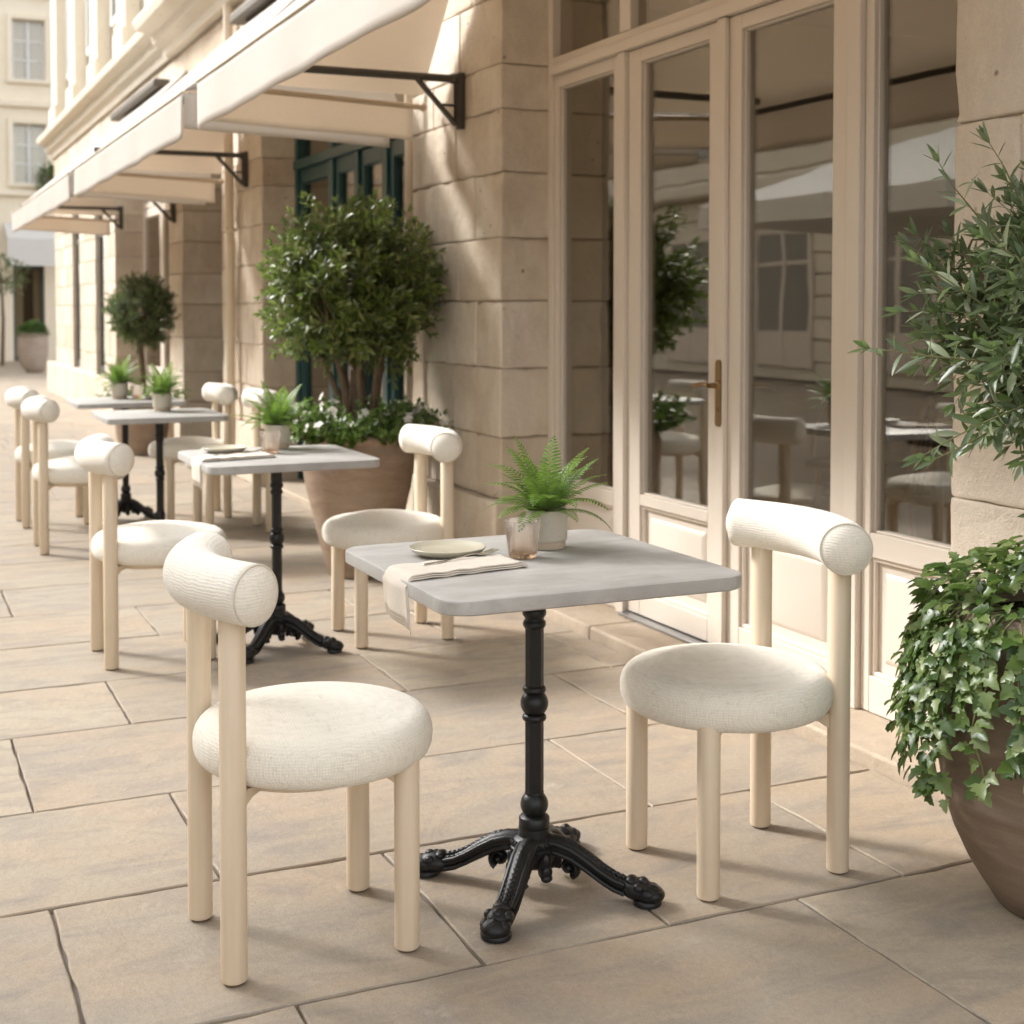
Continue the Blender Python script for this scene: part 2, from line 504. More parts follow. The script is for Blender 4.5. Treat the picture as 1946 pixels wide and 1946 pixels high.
M['bedding'] = m_leaf('bedding_leaf', [(.06, .11, .022), (.10, .165, .038), (.16, .225, .07)], 0.42, 0.25, 0.4)
M['petal'] = m_leaf('white_petal', [(.76, .74, .67), (.80, .77, .72)], 0.5, 0.3, 0.3, (.7, .7, .6))
M['canvas'] = m_cloth_trans('awning_canvas', (.70, .675, .635), (.82, .71, .59), 0.42)
M['canvas_white'] = m_cloth_trans('parasol_canvas', (.80, .79, .77), (.80, .72, .66), 0.22)
M['pane'] = m_pane('window_pane', 0.165)
M['pane_far'] = m_pane('far_window_pane', 0.12)
M['glassware'] = m_glassware()
M['napkin'] = m_napkin()
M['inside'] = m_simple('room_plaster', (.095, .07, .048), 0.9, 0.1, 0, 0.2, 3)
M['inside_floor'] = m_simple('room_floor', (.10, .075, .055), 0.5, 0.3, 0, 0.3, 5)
M['curtain'] = m_simple('curtain_cloth', (.52, .44, .34), 0.9, 0.1, 0, 0.12, 6)
M['net'] = m_simple('net_curtain', (.62, .62, .56), 0.9, 0.1, 0, 0.12, 6)
M['rattan'] = m_simple('rattan', (.22, .12, .05), 0.5, 0.4, 0, 0.3, 40)
M['greyglass'] = m_simple('grey_glass', (.26, .245, .22), 0.1, 0.6, 0, 0.5, .8)
M['darkglass'] = m_simple('dark_glass', (.10, .095, .085), 0.08, 0.6)

# ------------------------------------------------------------------ layout constants (metres; +Y runs along the street, the facade is on +X)
XF = 2.535      # front face of the piers
XD = 2.78       # door joinery
STEP = 0.045
TABLE_H = 0.74

# ------------------------------------------------------------------ ground and paving
b = MB(); b.box(-60, 60, -30, 120, -0.40, -0.014)
g = b.build('ground', M['mortar']); tag(g, kind='structure')

def paving():
    b = MB()
    rows = [-2.50, -1.88, -1.25, -0.62, 0.0, 0.63, 1.26, 1.885, 2.50, 3.125, 3.745, 4.42, 4.97]
    while rows[-1] < 45: rows.append(rows[-1] + random.choice((0.58, 0.62, 0.66)))
    fixed = {7: [0.69, 1.822, 2.72], 8: [0.32, 1.078, 1.498, 2.12], 9: [0.69, 1.82, 2.54], 10: [0.345, 1.23, 2.16], 11: [0.70, 1.62, 2.40]}
    for i in range(len(rows) - 1):
        y0, y1 = rows[i], rows[i + 1]
        xe = 2.535 if y0 < 23 else 9.0
        base = fixed.get(i)
        if base is None:
            base = [random.uniform(0.1, 0.5)]
            while base[-1] < xe - 0.5: base.append(base[-1] + random.uniform(0.62, 1.15))
        xs = [v for v in base if v < xe - 0.12] + [xe - 0.004]
        lo = xs[0]
        while lo > -8.0:
            lo -= random.uniform(0.7, 1.15); xs.insert(0, lo)
        near = y0 < 9
        for x0, x1 in zip(xs, xs[1:]):
            gp = 0.0026 + random.uniform(0, 0.0014)
            slab(b, x0 + gp, x1 - gp, y0 + gp, y1 - gp, near)
    o = b.build('paving', M['paving'], smooth=30)
    tag(o, kind='structure')

def slab(b, x0, x1, y0, y1, near):
    st = 0.045 if near else 0.4
    pts = []
    def edge(ax, ay, bx, by):
        L = math.hypot(bx - ax, by - ay); n = max(1, int(L / st))
        for k in range(n):
            f = k / n
            pts.append((ax + (bx - ax) * f, ay + (by - ay) * f))
    s = 0.004
    edge(x0, y0, x1, y0); edge(x1, y0, x1, y1); edge(x1, y1, x0, y1); edge(x0, y1, x0, y0)
    sd = random.uniform(0, 99)
    cx, cy = (x0 + x1) / 2, (y0 + y1) / 2
    tx, ty, dz = random.uniform(-.0016, .0016), random.uniform(-.0016, .0016), random.uniform(-.0012, .0012)
    outer, inner, low = [], [], []
    for (x, y) in pts:
        q = noise.noise(Vector((x * 9 + sd, y * 9, 0))) * 0.0035 + noise.noise(Vector((x * 38 + sd, y * 38, 3))) * 0.0026
        chip = max(0.0, noise.noise(Vector((x * 5 + sd, y * 5, 9))) - 0.35) * 0.02
        dx, dy = cx - x, cy - y
        L = math.hypot(dx, dy)
        ux, uy = (1 if x < x0 + 1e-6 else -1 if x > x1 - 1e-6 else 0), (1 if y < y0 + 1e-6 else -1 if y > y1 - 1e-6 else 0)
        ox, oy = x + ux * (q + chip), y + uy * (q + chip)
        z = dz + tx * (x - cx) + ty * (y - cy)
        w = 0.0025 + abs(q) * 0.8
        outer.append(b.bm.verts.new((ox, oy, z - 0.0030)))
        inner.append(b.bm.verts.new((ox + ux * w, oy + uy * w, z)))
        low.append(b.bm.verts.new((ox, oy, -0.03)))
    n = len(pts)
    b.face(inner)
    for k in range(n):
        k2 = (k + 1) % n
        b.face([outer[k], outer[k2], inner[k2], inner[k]])
        b.face([low[k], low[k2], outer[k2], outer[k]])
paving()

# door step along the facade, in long stones
b = MB()
ys = [-2.0, -0.4, 1.1, 2.35, 3.55, 4.85, 6.1, 7.25, 8.6, 9.9, 11.2, 12.6]
for y0, y1 in zip(ys, ys[1:]):
    x0 = XF + random.uniform(-.003, .003)
    b.box(x0, 2.98, y0 + .003, y1 - .003, -0.05, STEP, 0.0015)
o = b.build('door_step', M['stone_step'], bevel=0.010, bseg=3); tag(o, kind='structure')

# ------------------------------------------------------------------ the stone building along the street
bld = empty('stone_building', (0, 0, 0))
tag(bld, 'long cream stone building on the right with panelled glass doors, piers and a deep cornice', 'building')

COURSES = [0.0, 0.434, 0.715, 1.027, 1.331, 1.615, 1.909, 2.191, 2.392, 2.70, 3.05]
def blocks(b, core, x0, x1, y0, y1, zs, seedx, split=(0.45, 0.75), plinth=True, near=None):
    rnd = random.Random(seedx)
    core.box(x0 + .012, x1, y0 + .012, y1 - .012, zs[0], zs[-1])
    for i in range(len(zs) - 1):
        z0, z1 = zs[i], zs[i + 1]
        if plinth and i == 0:
            if near: rough_block(near, x0 - .045, x1, y0 - .045, y1 + .03, z0, z1 - .003, seedx)
            else: b.box(x0 - .045, x1, y0 - .045, y1 + .03, z0, z1 - .004)
            continue
        cuts = [y0]
        L = y1 - y0
        if L > 0.5:
            c = y0 + (rnd.uniform(.28, .38) if i % 2 else rnd.uniform(.45, .60))
            while c < y1 - 0.22:
                cuts.append(c); c += rnd.uniform(*split)
        cuts.append(y1)
        for a, c in zip(cuts, cuts[1:]):
            g = .0032
            d = rnd.uniform(-.003, .004)
            if near: rough_block(near, x0 + d, x1, a + .0016 * (a > y0), c - .0016 * (c < y1), z0 + .0018, z1 - .0018, seedx + i * 3.3 + a)
            else: b.box(x0 + d, x1 + .001 * rnd.random(), a + g * (a > y0), c - g * (c < y1), z0 + g, z1 - g, 0.0022)

def rough_block(b, x0, x1, y0, y1, z0, z1, seed, amp=.0035):
    lo = Vector((x0, y0, z0)); hi = Vector((x1, y1, z1))
    def lines(a, c):
        L = c - a; e = [0, .005, .012, .024]
        n = max(1, int((L - .048) / .05))
        return [a + q for q in e] + [a + .024 + (L - .048) * k / n for k in range(1, n)] + [c - q for q in e[::-1]]
    ax = [lines(lo[i], hi[i]) for i in range(3)]
    cache = {}
    off = Vector((seed * 3.7, seed * 1.3, seed * 7.1))
    def V(i, j, k):
        key = (i, j, k)
        if key in cache: return cache[key]
        p = Vector((ax[0][i], ax[1][j], ax[2][k]))
        m = p * 7 + off
        chip = max(0.0, noise.noise(p * 11 + off) - .12) * .045 + max(0.0, noise.noise(p * 34 + off) - .1) * .014
        r = min(.030, .0055 + chip)
        q = Vector([min(max(p[t], lo[t] + r), hi[t] - r) for t in range(3)])
        d = p - q
        n = d.normalized() if d.length > 1e-9 else Vector((0, 0, 0))
        pp = q + n * r if d.length > 1e-9 else p
        pp = pp + n * (noise.noise(m) * amp + noise.noise(p * 23 + off) * amp * .45)
        cache[key] = b.bm.verts.new(pp)
        return cache[key]
    nx, ny, nz = (len(a) - 1 for a in ax)
    for j in range(ny):
        for k in range(nz):
            b.face([V(0, j, k), V(0, j, k + 1), V(0, j + 1, k + 1), V(0, j + 1, k)])
    for i in range(nx):
        for k in range(nz):
            b.face([V(i, 0, k), V(i + 1, 0, k), V(i + 1, 0, k + 1), V(i, 0, k + 1)])
            b.face([V(i, ny, k), V(i, ny, k + 1), V(i + 1, ny, k + 1), V(i + 1, ny, k)])
    for i in range(nx):
        for j in range(ny):
            b.face([V(i, j, 0), V(i, j + 1, 0), V(i + 1, j + 1, 0), V(i + 1, j, 0)])
            b.face([V(i, j, nz), V(i + 1, j, nz), V(i + 1, j + 1, nz), V(i, j + 1, nz)])

wall = MB(); core = MB()
piers = [  # y0, y1, x1
    (5.71, 6.91, 3.05), (9.98, 11.27, 3.05), (12.89, 13.55, 3.05), (16.9, 17.8, 3.05), (18.55, 20.1, 3.05), (20.85, 23.0, 3.05)]
for k, (a, c, x1) in enumerate(piers):
    pm = MB() if k < 2 else None
    blocks(wall, core, XF, x1, a, c, COURSES, 100 + k, plinth=(k < 3), near=pm)
    if pm: pm.build('pier', M['stone'], bld, smooth=50)
# near right pier with larger blocks
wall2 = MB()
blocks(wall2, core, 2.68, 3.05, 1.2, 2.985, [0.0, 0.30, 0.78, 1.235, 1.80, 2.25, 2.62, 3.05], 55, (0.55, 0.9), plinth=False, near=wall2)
# low plinth wall below the far windows
for a, c in ((13.2, 15.2), (15.2, 17.3), (17.3, 19.6), (19.6, 23.05)):
    wall.box(2.40, XF - .006, a + .003, c - .003, 0, 0.46, 0.003)
# lintel band and upper wall
for zz0, zz1 in ((3.056, 3.33), (3.336, 3.62)):
    y = -0.6
    while y < 23:
        y2 = min(23.0, y + random.uniform(.9, 1.5))
        wall.box(XF + random.uniform(-.003, .003), 3.05, y + .003, y2 - .003, zz0, zz1, 0.002)
        y = y2
core.box(XF + .012, 3.04, -0.59, 22.99, 3.05, 3.62)
core.box(2.69, 3.05, -0.6, 1.19, 0, 3.05)
wall.build('wall', M['stone'], bld, bevel=0.007, bseg=2)
wall2.build('pier', M['stone_baked_light'], bld, smooth=50)
core.build('mortar_core', M['joint'], bld)

# cornice, two lengths, moulded
b = MB()
b.prism([(3.0, 3.64), (2.46, 3.64), (2.44, 3.70), (2.36, 3.75), (2.33, 3.83), (2.20, 3.86), (2.17, 3.93), (2.20, 3.98), (3.0, 4.04)], 'y', -0.6, 13.3)
b.prism([(3.0, 3.63), (2.50, 3.63), (2.48, 3.70), (2.42, 3.74), (2.40, 3.83), (2.30, 3.86), (2.28, 3.92), (2.31, 3.96), (3.0, 4.02)], 'y', 13.31, 23.1)
b.build('cornice', M['stone_pale'], bld, bevel=0.006)
# upper storeys with tall pilasters and windows
b = MB()
b.box(2.66, 3.2, -0.6, 23.0, 4.06, 13.0)
ywin = []
y = 0.6
pil = MB()
while y < 22.5:
    pil.box(2.48, 2.655, y, y + 0.62, 4.06, 12.6)
    pil.box(2.44, 2.50, y - .03, y + 0.65, 4.06, 4.36)
    ywin.append((y + 0.95, y + 1.85))
    y += 2.15
pil.build('pilaster', M['stone_pale'], bld, bevel=0.01)
b.build('upper_wall', M['stone_pale'], bld)
wp = MB(); wf = MB()
for a, c in ywin:
    if c > 22.9: continue
    for z0, z1 in ((4.7, 6.9), (7.9, 10.1)):
        f = MB()
        f.box(2.60, 2.658, a, a + .07, z0, z1); f.box(2.60, 2.658, c - .07, c, z0, z1)
        f.box(2.60, 2.658, a + .07, c - .07, z1 - .07, z1); f.box(2.60, 2.658, a + .07, c - .07, z0, z0 + .07)
        f.box(2.61, 2.658, (a + c) / 2 - .03, (a + c) / 2 + .03, z0 + .07, z1 - .07)
        fo = f.build('upper_window', M['white'], bld)
        p = MB(); p.box(2.635, 2.652, a + .07, (a + c) / 2 - .03, z0 + .07, z1 - .07); p.box(2.635, 2.652, (a + c) / 2 + .03, c - .07, z0 + .07, z1 - .07)
        p.build('pane', M['darkglass'], fo)

# ---- glazed joinery
def sash(name, ya, yb, z0, z1, zp0, zp1, zg0, zg1, stile, x, mat, parent, pane, raised=True, th=0.055):
    """frame of stiles/rails; recessed timber panel zp0..zp1; glass zg0..zg1 (ya<yb)"""
    b = MB()
    b.box(x, x + th, ya, ya + stile[0], z0, z1)
    b.box(x, x + th, yb - stile[1], yb, z0, z1)
    ia, ib = ya + stile[0], yb - stile[1]
    b.box(x, x + th, ia, ib, zg1, z1)
    if zp1 is not None:
        b.box(x, x + th, ia, ib, z0, zp0)
        b.box(x, x + th, ia, ib, zp1, zg0)
    else:
        b.box(x, x + th, ia, ib, z0, zg0)
    # glazing bead
    e = .008
    for (q0, q1, w0, w1) in ((ia, ia + e, zg0, zg1), (ib - e, ib, zg0, zg1), (ia + e, ib - e, zg0, zg0 + e), (ia + e, ib - e, zg1 - e, zg1)):
        b.box(x + .014, x + th - .012, q0, q1, w0, w1)
    o = b.build(name, mat, parent, bevel=0.003)
    if pane:
        p = MB(); p.box(x + .030, x + .036, ia + e * .6, ib - e * .6, zg0 + e * .6, zg1 - e * .6)
        p.build('pane', pane, o)
    if zp1 is not None:
        q = MB()
        q.box(x + .026, x + .040, ia, ib, zp0, zp1)
        m = .045
        i0 = [(ia + m, zp0 + m), (ib - m, zp0 + m), (ib - m, zp1 - m), (ia + m, zp1 - m)]
        m2 = .062
        i1 = [(ia + m2, zp0 + m2), (ib - m2, zp0 + m2), (ib - m2, zp1 - m2), (ia + m2, zp1 - m2)]
        A = [q.bm.verts.new((x + .0255, u, w)) for u, w in i0]
        B = [q.bm.verts.new((x + .014, u, w)) for u, w in i1]
        q.face(B[::-1])
        for k in range(4): q.face([A[k], B[k], B[(k + 1) % 4], A[(k + 1) % 4]])
        # bolection moulding round the recess
        t_ = .014
        for (q0, q1, w0, w1) in ((ia, ia + t_, zp0, zp1), (ib - t_, ib, zp0, zp1), (ia + t_, ib - t_, zp0, zp0 + t_), (ia + t_, ib - t_, zp1 - t_, zp1)):
            q.box(x + .010, x + .0255, q0, q1, w0, w1)
        q.build('panel', mat, o, bevel=0.003, recalc=True)
    return o

# fixed frame: jambs, mullions, transom rail, upper lights
b = MB()
b.box(XD - .012, XD + .09, 5.665, 5.708, STEP, 2.90)
b.box(XD - .020, XD + .07, 4.988, 5.050, STEP, 2.338)
b.box(XD - .020, XD + .07, 3.492, 3.556, STEP, 2.338)
b.box(XD - .020, XD + .07, 2.42, 2.50, STEP, 2.338)
b.box(XD - .028, XD + .075, 2.42, 5.663, 2.340, 2.384)
b.box(XD - .010, XD + .075, 2.42, 5.663, 2.386, 2.420)
for ya, yb in ((4.955, 5.045), (4.265, 4.345), (3.485, 3.56)):
    b.box(XD - .010, XD + .07, ya, yb, 2.422, 2.90)
b.box(XD - .012, XD + .09, 2.42, 5.708, 2.902, 3.052)
fr = b.build('door_frame', M['paint'], bld, bevel=0.003)
b = MB()
for ya, yb in ((5.047, 5.661), (4.347, 4.953), (3.562, 4.263), (2.44, 3.483)):
    b.box(XD + .028, XD + .034, ya, yb, 2.421, 2.90)
b.build('pane', M['pane'], fr)
b = MB()
b.box(XD - .045, XD + .02, 3.56, 4.984, STEP + .001, STEP + .012)
b.build('threshold', M['greymetal'], bld, bevel=0.003)

sash('window', 5.052, 5.663, STEP + .002, 2.338, .15, .470, .535, 2.285, (.058, .043), XD, M['paint'], bld, M['pane'])
d1 = sash('glass_door', 4.268, 4.984, STEP + .016, 2.336, .150, .505, .548, 2.283, (.110, .100), XD, M['paint'], bld, M['pane'])
d2 = sash('glass_door', 3.560, 4.264, STEP + .016, 2.336, .160, .520, .575, 2.283, (.090, .094), XD, M['paint'], bld, M['pane'])
sash('window', 2.504, 3.489, STEP + .002, 2.338, .16, .53, .605, 2.285, (.04, .040), XD, M['paint'], bld, M['pane'])
b = MB()
b.box(XD - .022, XD - .001, 4.244, 4.298, STEP + .016, 2.336)
b.build('meeting_bar', M['paint'], d1, bevel=0.004)
# brass handles
def handle(y, x, sgn, dirn):
    b = MB()
    prof = [(-.017, -.118), (-.009, -.128), (.009, -.128), (.017, -.118), (.017, .10), (.009, .112), (-.009, .112), (-.017, .10)]
    b.prism([(y + u, 1.0 + w) for u, w in prof], 'x', x, x + .006 * sgn)
    b.tube([(x, y, 1.02), (x + .045 * sgn, y, 1.02)], [.011, .009], 12)
    b.ball((x + .006 * sgn, y, 1.02), .019, 0.5, 1, 1)
    pts = [(x + .045 * sgn, y + dirn * f * .115, 1.02 + .006 * math.sin(f * 3.1) - .010 * f * f) for f in [0, .15, .35, .6, .85, 1.0]]
    b.tube(pts, [.0085, .0095, .0085, .0075, .0085, .006], 12)
    b.ball((x + .008 * sgn, y, .935), .008, .6, 1, 1)
    return b.build('handle', M['brass'], d1, smooth=40, recalc=True)
handle(4.271, XD - .022, -1, 1)
handle(4.215, XD + .056, 1, -1)

# rooms behind the glass
def room(x0, x1, y0, y1, z0, z1, mat, name='interior_wall'):
    b = MB()
    t = .08
    b.box(x1, x1 + t, y0, y1, z0, z1)
    b.box(x0, x1, y0 - t, y0, z0, z1)
    b.box(x0, x1, y1, y1 + t, z0, z1)
    b.box(x0, x1, y0, y1, z1, z1 + t)
    b.build(name, mat, bld)
    b = MB(); b.box(x0, x1, y0, y1, z0 - t, z0)
    b.build('interior_floor', M['inside_floor'], bld)
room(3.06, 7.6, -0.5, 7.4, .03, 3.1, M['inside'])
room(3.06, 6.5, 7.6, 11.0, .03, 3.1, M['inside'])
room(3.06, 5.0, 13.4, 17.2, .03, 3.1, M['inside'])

# teal shopfront
XG = 2.80
b = MB()
for ya, yb in ((6.93, 7.02), (7.95, 8.02), (8.50, 8.57), (9.04, 9.14), (9.90, 9.976)):
    b.box(XG - .02, XG + .08, ya, yb, .05, 2.30)
b.box(XG - .03, XG + .085, 6.93, 9.976, 2.302, 2.37)
for ya, yb in ((6.93, 7.02), (8.18, 8.26), (9.04, 9.14), (9.90, 9.976)):
    b.box(XG - .02, XG + .08, ya, yb, 2.372, 2.92)
b.box(XG - .02, XG + .085, 6.93, 9.976, 2.922, 3.05)
fr = b.build('shopfront', M['teal'], bld, bevel=0.004)
b = MB()
for ya, yb in ((7.02, 8.18), (8.26, 9.04), (9.14, 9.90)): b.box(XG + .03, XG + .036, ya, yb, 2.372, 2.92)
b.build('pane', M['pane'], fr)
for ya, yb in ((7.022, 7.948), (8.022, 8.498), (8.572, 9.038), (9.142, 9.898)):
    sash('glass_door', ya, yb, .055, 2.298, .14, .48, .55, 2.20, (.07, .07), XG, M['teal'], bld, M['pane'])
# slate door
b = MB()
XS = 2.90
b.box(XS + .03, XS + .07, 11.275, 12.885, .05, 3.05)
for ya, yb in ((11.275, 11.40), (12.05, 12.13), (12.75, 12.885)): b.box(XS, XS + .029, ya, yb, .05, 3.05)
for z0, z1 in ((.05, .25), (1.0, 1.18), (2.25, 2.38), (2.95, 3.05)):
    for ya, yb in ((11.40, 12.05), (12.13, 12.75)): b.box(XS, XS + .029, ya, yb, z0, z1)
sd = b.build('slate_door', M['slate'], bld, bevel=0.006)
b = MB()
b.ball((XS - .03, 12.20, 1.0), .035, 1, 1, 1); b.box(XS - .004, XS - .0005, 12.165, 12.235, .86, 1.10)
b.build('handle', M['brass'], sd, smooth=40)
# beige far shopfront
for ya, yb in ((13.555, 14.60), (14.62, 15.7), (15.72, 16.895)):
    sash('window', ya, yb, .46, 2.45, None, None, .62, 2.35, (.09, .09), 2.86, M['paint'], bld, M['pane_far'])
    sash('window', ya, yb, 2.46, 3.05, None, None, 2.52, 2.95, (.09, .09), 2.86, M['paint'], bld, M['pane_far'])
b = MB(); b.box(2.84, 2.94, 13.555, 16.895, .0, .458); b.build('stall_riser', M['stone'], bld)
# far narrow dark windows
for ya, yb in ((17.805, 18.545), (20.105, 20.845)):
    b = MB()
    b.box(2.59, 2.65, ya, ya + .07, .46, 3.05); b.box(2.59, 2.65, yb - .07, yb, .46, 3.05)
    b.box(2.59, 2.65, ya + .07, yb - .07, 2.2, 2.28); b.box(2.59, 2.65, ya + .07, yb - .07, .46, .56); b.box(2.59, 2.65, ya + .07, yb - .07, 2.97, 3.05)
    w = b.build('window', M['slate'], bld)
    b = MB(); b.box(2.615, 2.625, ya + .07, yb - .07, .56, 2.2); b.box(2.615, 2.625, ya + .07, yb - .07, 2.28, 2.97)
    b.build('pane', M['darkglass'], w)
    b = MB(); b.box(2.59, 2.9, ya, yb, 0, .458); b.build('stall_riser', M['stone'], bld)

# ------------------------------------------------------------------ downpipes
def downpipe(y, r, mat, label, kink):
    root = empty('downpipe', (2.47, y, 0)); tag(root, label, 'drain pipe', 'rain pipes on the stone front')
    b = MB()
    if kink:
        b.tube([(0, 0, 3.62), (0, 0, .92), (-.005, .0, .80), (-.045, .015, .62), (-.05, .02, .50)], r, 14)
        b.build('pipe', mat, root, smooth=50)
        s = MB(); s.tube([(-.05, .02, .56), (-.05, .02, .50), (-.055, .02, .30), (-.06, .02, .05)], [r * 1.15, r * 1.3, r * 1.9, r * 2.1], 14)
        s.build('shoe', mat, root, smooth=50)
    else:
        b.tube([(0, 0, 3.62), (0, 0, .04)], r, 14)
        b.build('pipe', mat, root, smooth=50)
    for z in ((1.35, 2.6) if kink else (.6, 1.9, 2.9)):
        c = MB(); c.lathe([(r * 1.01, z - .018), (r * 1.25, z - .012), (r * 1.25, z + .012), (r * 1.01, z + .018)], 16)
        c.box(0, .06, -.012, .012, z - .01, z + .01)
        c.build('clamp', mat, root)
downpipe(6.72, .021, M['pipe'], 'slim tan rain pipe on the near stone pier beside the big potted shrub', True)
downpipe(10.72, .036, M['pipe_pale'], 'thicker pale rain pipe beside the grey panelled door', False)

# ------------------------------------------------------------------ awnings
def awning(y0, y1, label, hood, arms, zo=2.35, Xo=1.36, Xw=2.46, zw=3.36, hip=.92, seed=1):
    rnd = random.Random(seed)
    root = empty('awning', (Xw, (y0 + y1) / 2, 0)); tag(root, label, 'awning', 'cream awnings along the stone front')
    ox, oy = Xw, (y0 + y1) / 2
    L = (y1 - y0)
    # canopy: front slope with slight sag + hipped ends, one shell
    b = MB()
    nu, nv = 26, 10
    grid = []
    for j in range(nv + 1):
        v = j / nv
        row = []
        for i in range(nu + 1):
            u = i / nu
            ya = y0 + hip * v; yb = y1 - hip * v
            y = ya + (yb - ya) * u
            sag = -.035 * math.sin(math.pi * v) * (0.6 + 0.4 * math.sin(u * 9.0 + seed))
            row.append(b.bm.verts.new((Xo + (Xw - Xo) * v - ox, y - oy, zo + (zw - zo) * v + sag)))
        grid.append(row)
    for j in range(nv):
        for i in range(nu):
            b.face([grid[j][i], grid[j][i + 1], grid[j + 1][i + 1], grid[j + 1][i]])
    for side in (0, nu):
        prev = None
        for j in range(nv + 1):
            v = j / nv
            wv = b.bm.verts.new((0, (y0 + hip * v if side == 0 else y1 - hip * v) - oy, zo + (zw - zo) * v)) if j < nv else None
            e = grid[j][side]
            if prev is not None:
                if wv is None: b.face([prev[0], prev[1], e])
                else: b.face([prev[0], prev[1], wv, e])
            prev = (e, wv)
    o = b.build('canopy', M['canvas'], root, smooth=35)
    m = o.modifiers.new('thick', 'SOLIDIFY'); m.thickness = .004
    # valances
    def val(name, p0, p1, n, out, hgt):
        b = MB()
        p0 = Vector(p0); p1 = Vector(p1)
        rows = 6
        G = []
        ph = rnd.uniform(0, 6)
        for j in range(rows + 1):
            w = j / rows
            r = []
            for i in range(n + 1):
                f = i / n
                p = p0.lerp(p1, f)
                d = (math.sin(f * (p1 - p0).length * 6.0 + ph) + 0.6 * math.sin(f * (p1 - p0).length * 11 + 2 * ph)) * .006 * w
                dz = -hgt * w + .002 * math.sin(f * (p1 - p0).length * 3.5 + ph) * w
                r.append(b.bm.verts.new((p.x + out[0] * d - ox, p.y + out[1] * d - oy, p.z + dz)))
            G.append(r)
        for j in range(rows):
            for i in range(n): b.face([G[j][i], G[j][i + 1], G[j + 1][i + 1], G[j + 1][i]])
        o = b.build(name, M['canvas'], root, smooth=60)
        m = o.modifiers.new('thick', 'SOLIDIFY'); m.thickness = .005; m.offset = 0
        return o
    val('valance', (Xo - .004, y0, zo), (Xo - .004, y1, zo), 70, (1, 0), .225)
    val('side_valance', (Xo, y0 - .004, zo - .01), (Xw - .05, y0 - .004, zo - .055), 24, (0, 1), .17)
    val('side_valance', (Xo, y1 + .004, zo - .01), (Xw - .05, y1 + .004, zo - .055), 24, (0, 1), .17)
    b = MB()
    b.tube([(Xo - .009 - ox, y0 - oy, zo - .004), (Xo - .009 - ox, y1 - oy, zo - .004)], .006, 8)
    b.build('edge_piping', M['seam'], root, smooth=60)
    b = MB()
    b.tube([(Xo + .03 - ox, y0 - oy + .01, zo - .02), (Xo + .03 - ox, y1 - oy - .01, zo - .02)], .016, 10)
    b.build('front_bar', M['darkmetal'], root, smooth=50)
    for yy_ in (y0 + .012, y1 - .012):
        b = MB()
        b.tube([(Xo + .03 - ox, yy_ - oy, zo - .02), (-.01, yy_ - oy, zo - .06)], .014, 10)
        b.ball((.0, yy_ - oy, zo - .06), .022)
        b.build('end_bar', M['pipe'], root, smooth=50)
    # roller hood on the wall
    b = MB()
    b.box(-.10, .06, hood[0] - oy, hood[1] - oy, zw + .005, zw + .085)
    b.build('hood', M['hood'], root, bevel=.02, bseg=3)
    for ya, xe, za in arms:
        b = MB()
        b.tube([(2.50 - ox, ya - oy, za), (xe - ox, ya - oy, za - .004)], .019, 12)
        b.ball((2.485 - ox, ya - oy, za), .026, 1.3, 1, 1)
        arm = b.build('bracket_arm', M['darkmetal'], root, smooth=50)
        b = MB()
        b.box(2.502 - ox, 2.533 - ox, ya - .022 - oy, ya + .022 - oy, za - .235, za + .03)
        b.box(2.490 - ox, 2.502 - ox, ya - .018 - oy, ya - .012 - oy, za - .22, za + .02)
        b.box(2.490 - ox, 2.502 - ox, ya + .012 - oy, ya + .018 - oy, za - .22, za + .02)
        b.build('wall_plate', M['darkmetal'], arm, bevel=.004)
        b = MB()
        b.tube([(2.30 - ox, ya - oy, za - .01), (2.495 - ox, ya - oy, za - .215)], .014, 8)
        b.tube([(2.405 - ox, ya - oy, za - .125), (2.505 - ox, ya - oy, za - .125)], .007, 8)
        b.build('brace', M['darkmetal'], arm, smooth=50)
    return root
awning(2.55, 6.50, 'nearest cream awning above the beige glass doors, its bracket on the near stone pier', (2.9, 5.2), [(6.143, 1.42, 2.38)], seed=1)
awning(6.85, 10.95, 'cream awning above the teal shopfront, second from the camera', (7.3, 10.2), [(10.387, 1.42, 2.44)], seed=2)
awning(11.30, 16.4, 'farthest cream awning on the stone front, past the grey panelled door', (13.3, 16.0), [(13.2, 1.42, 2.33), (16.6 - .35, 1.42, 2.42)], seed=3)

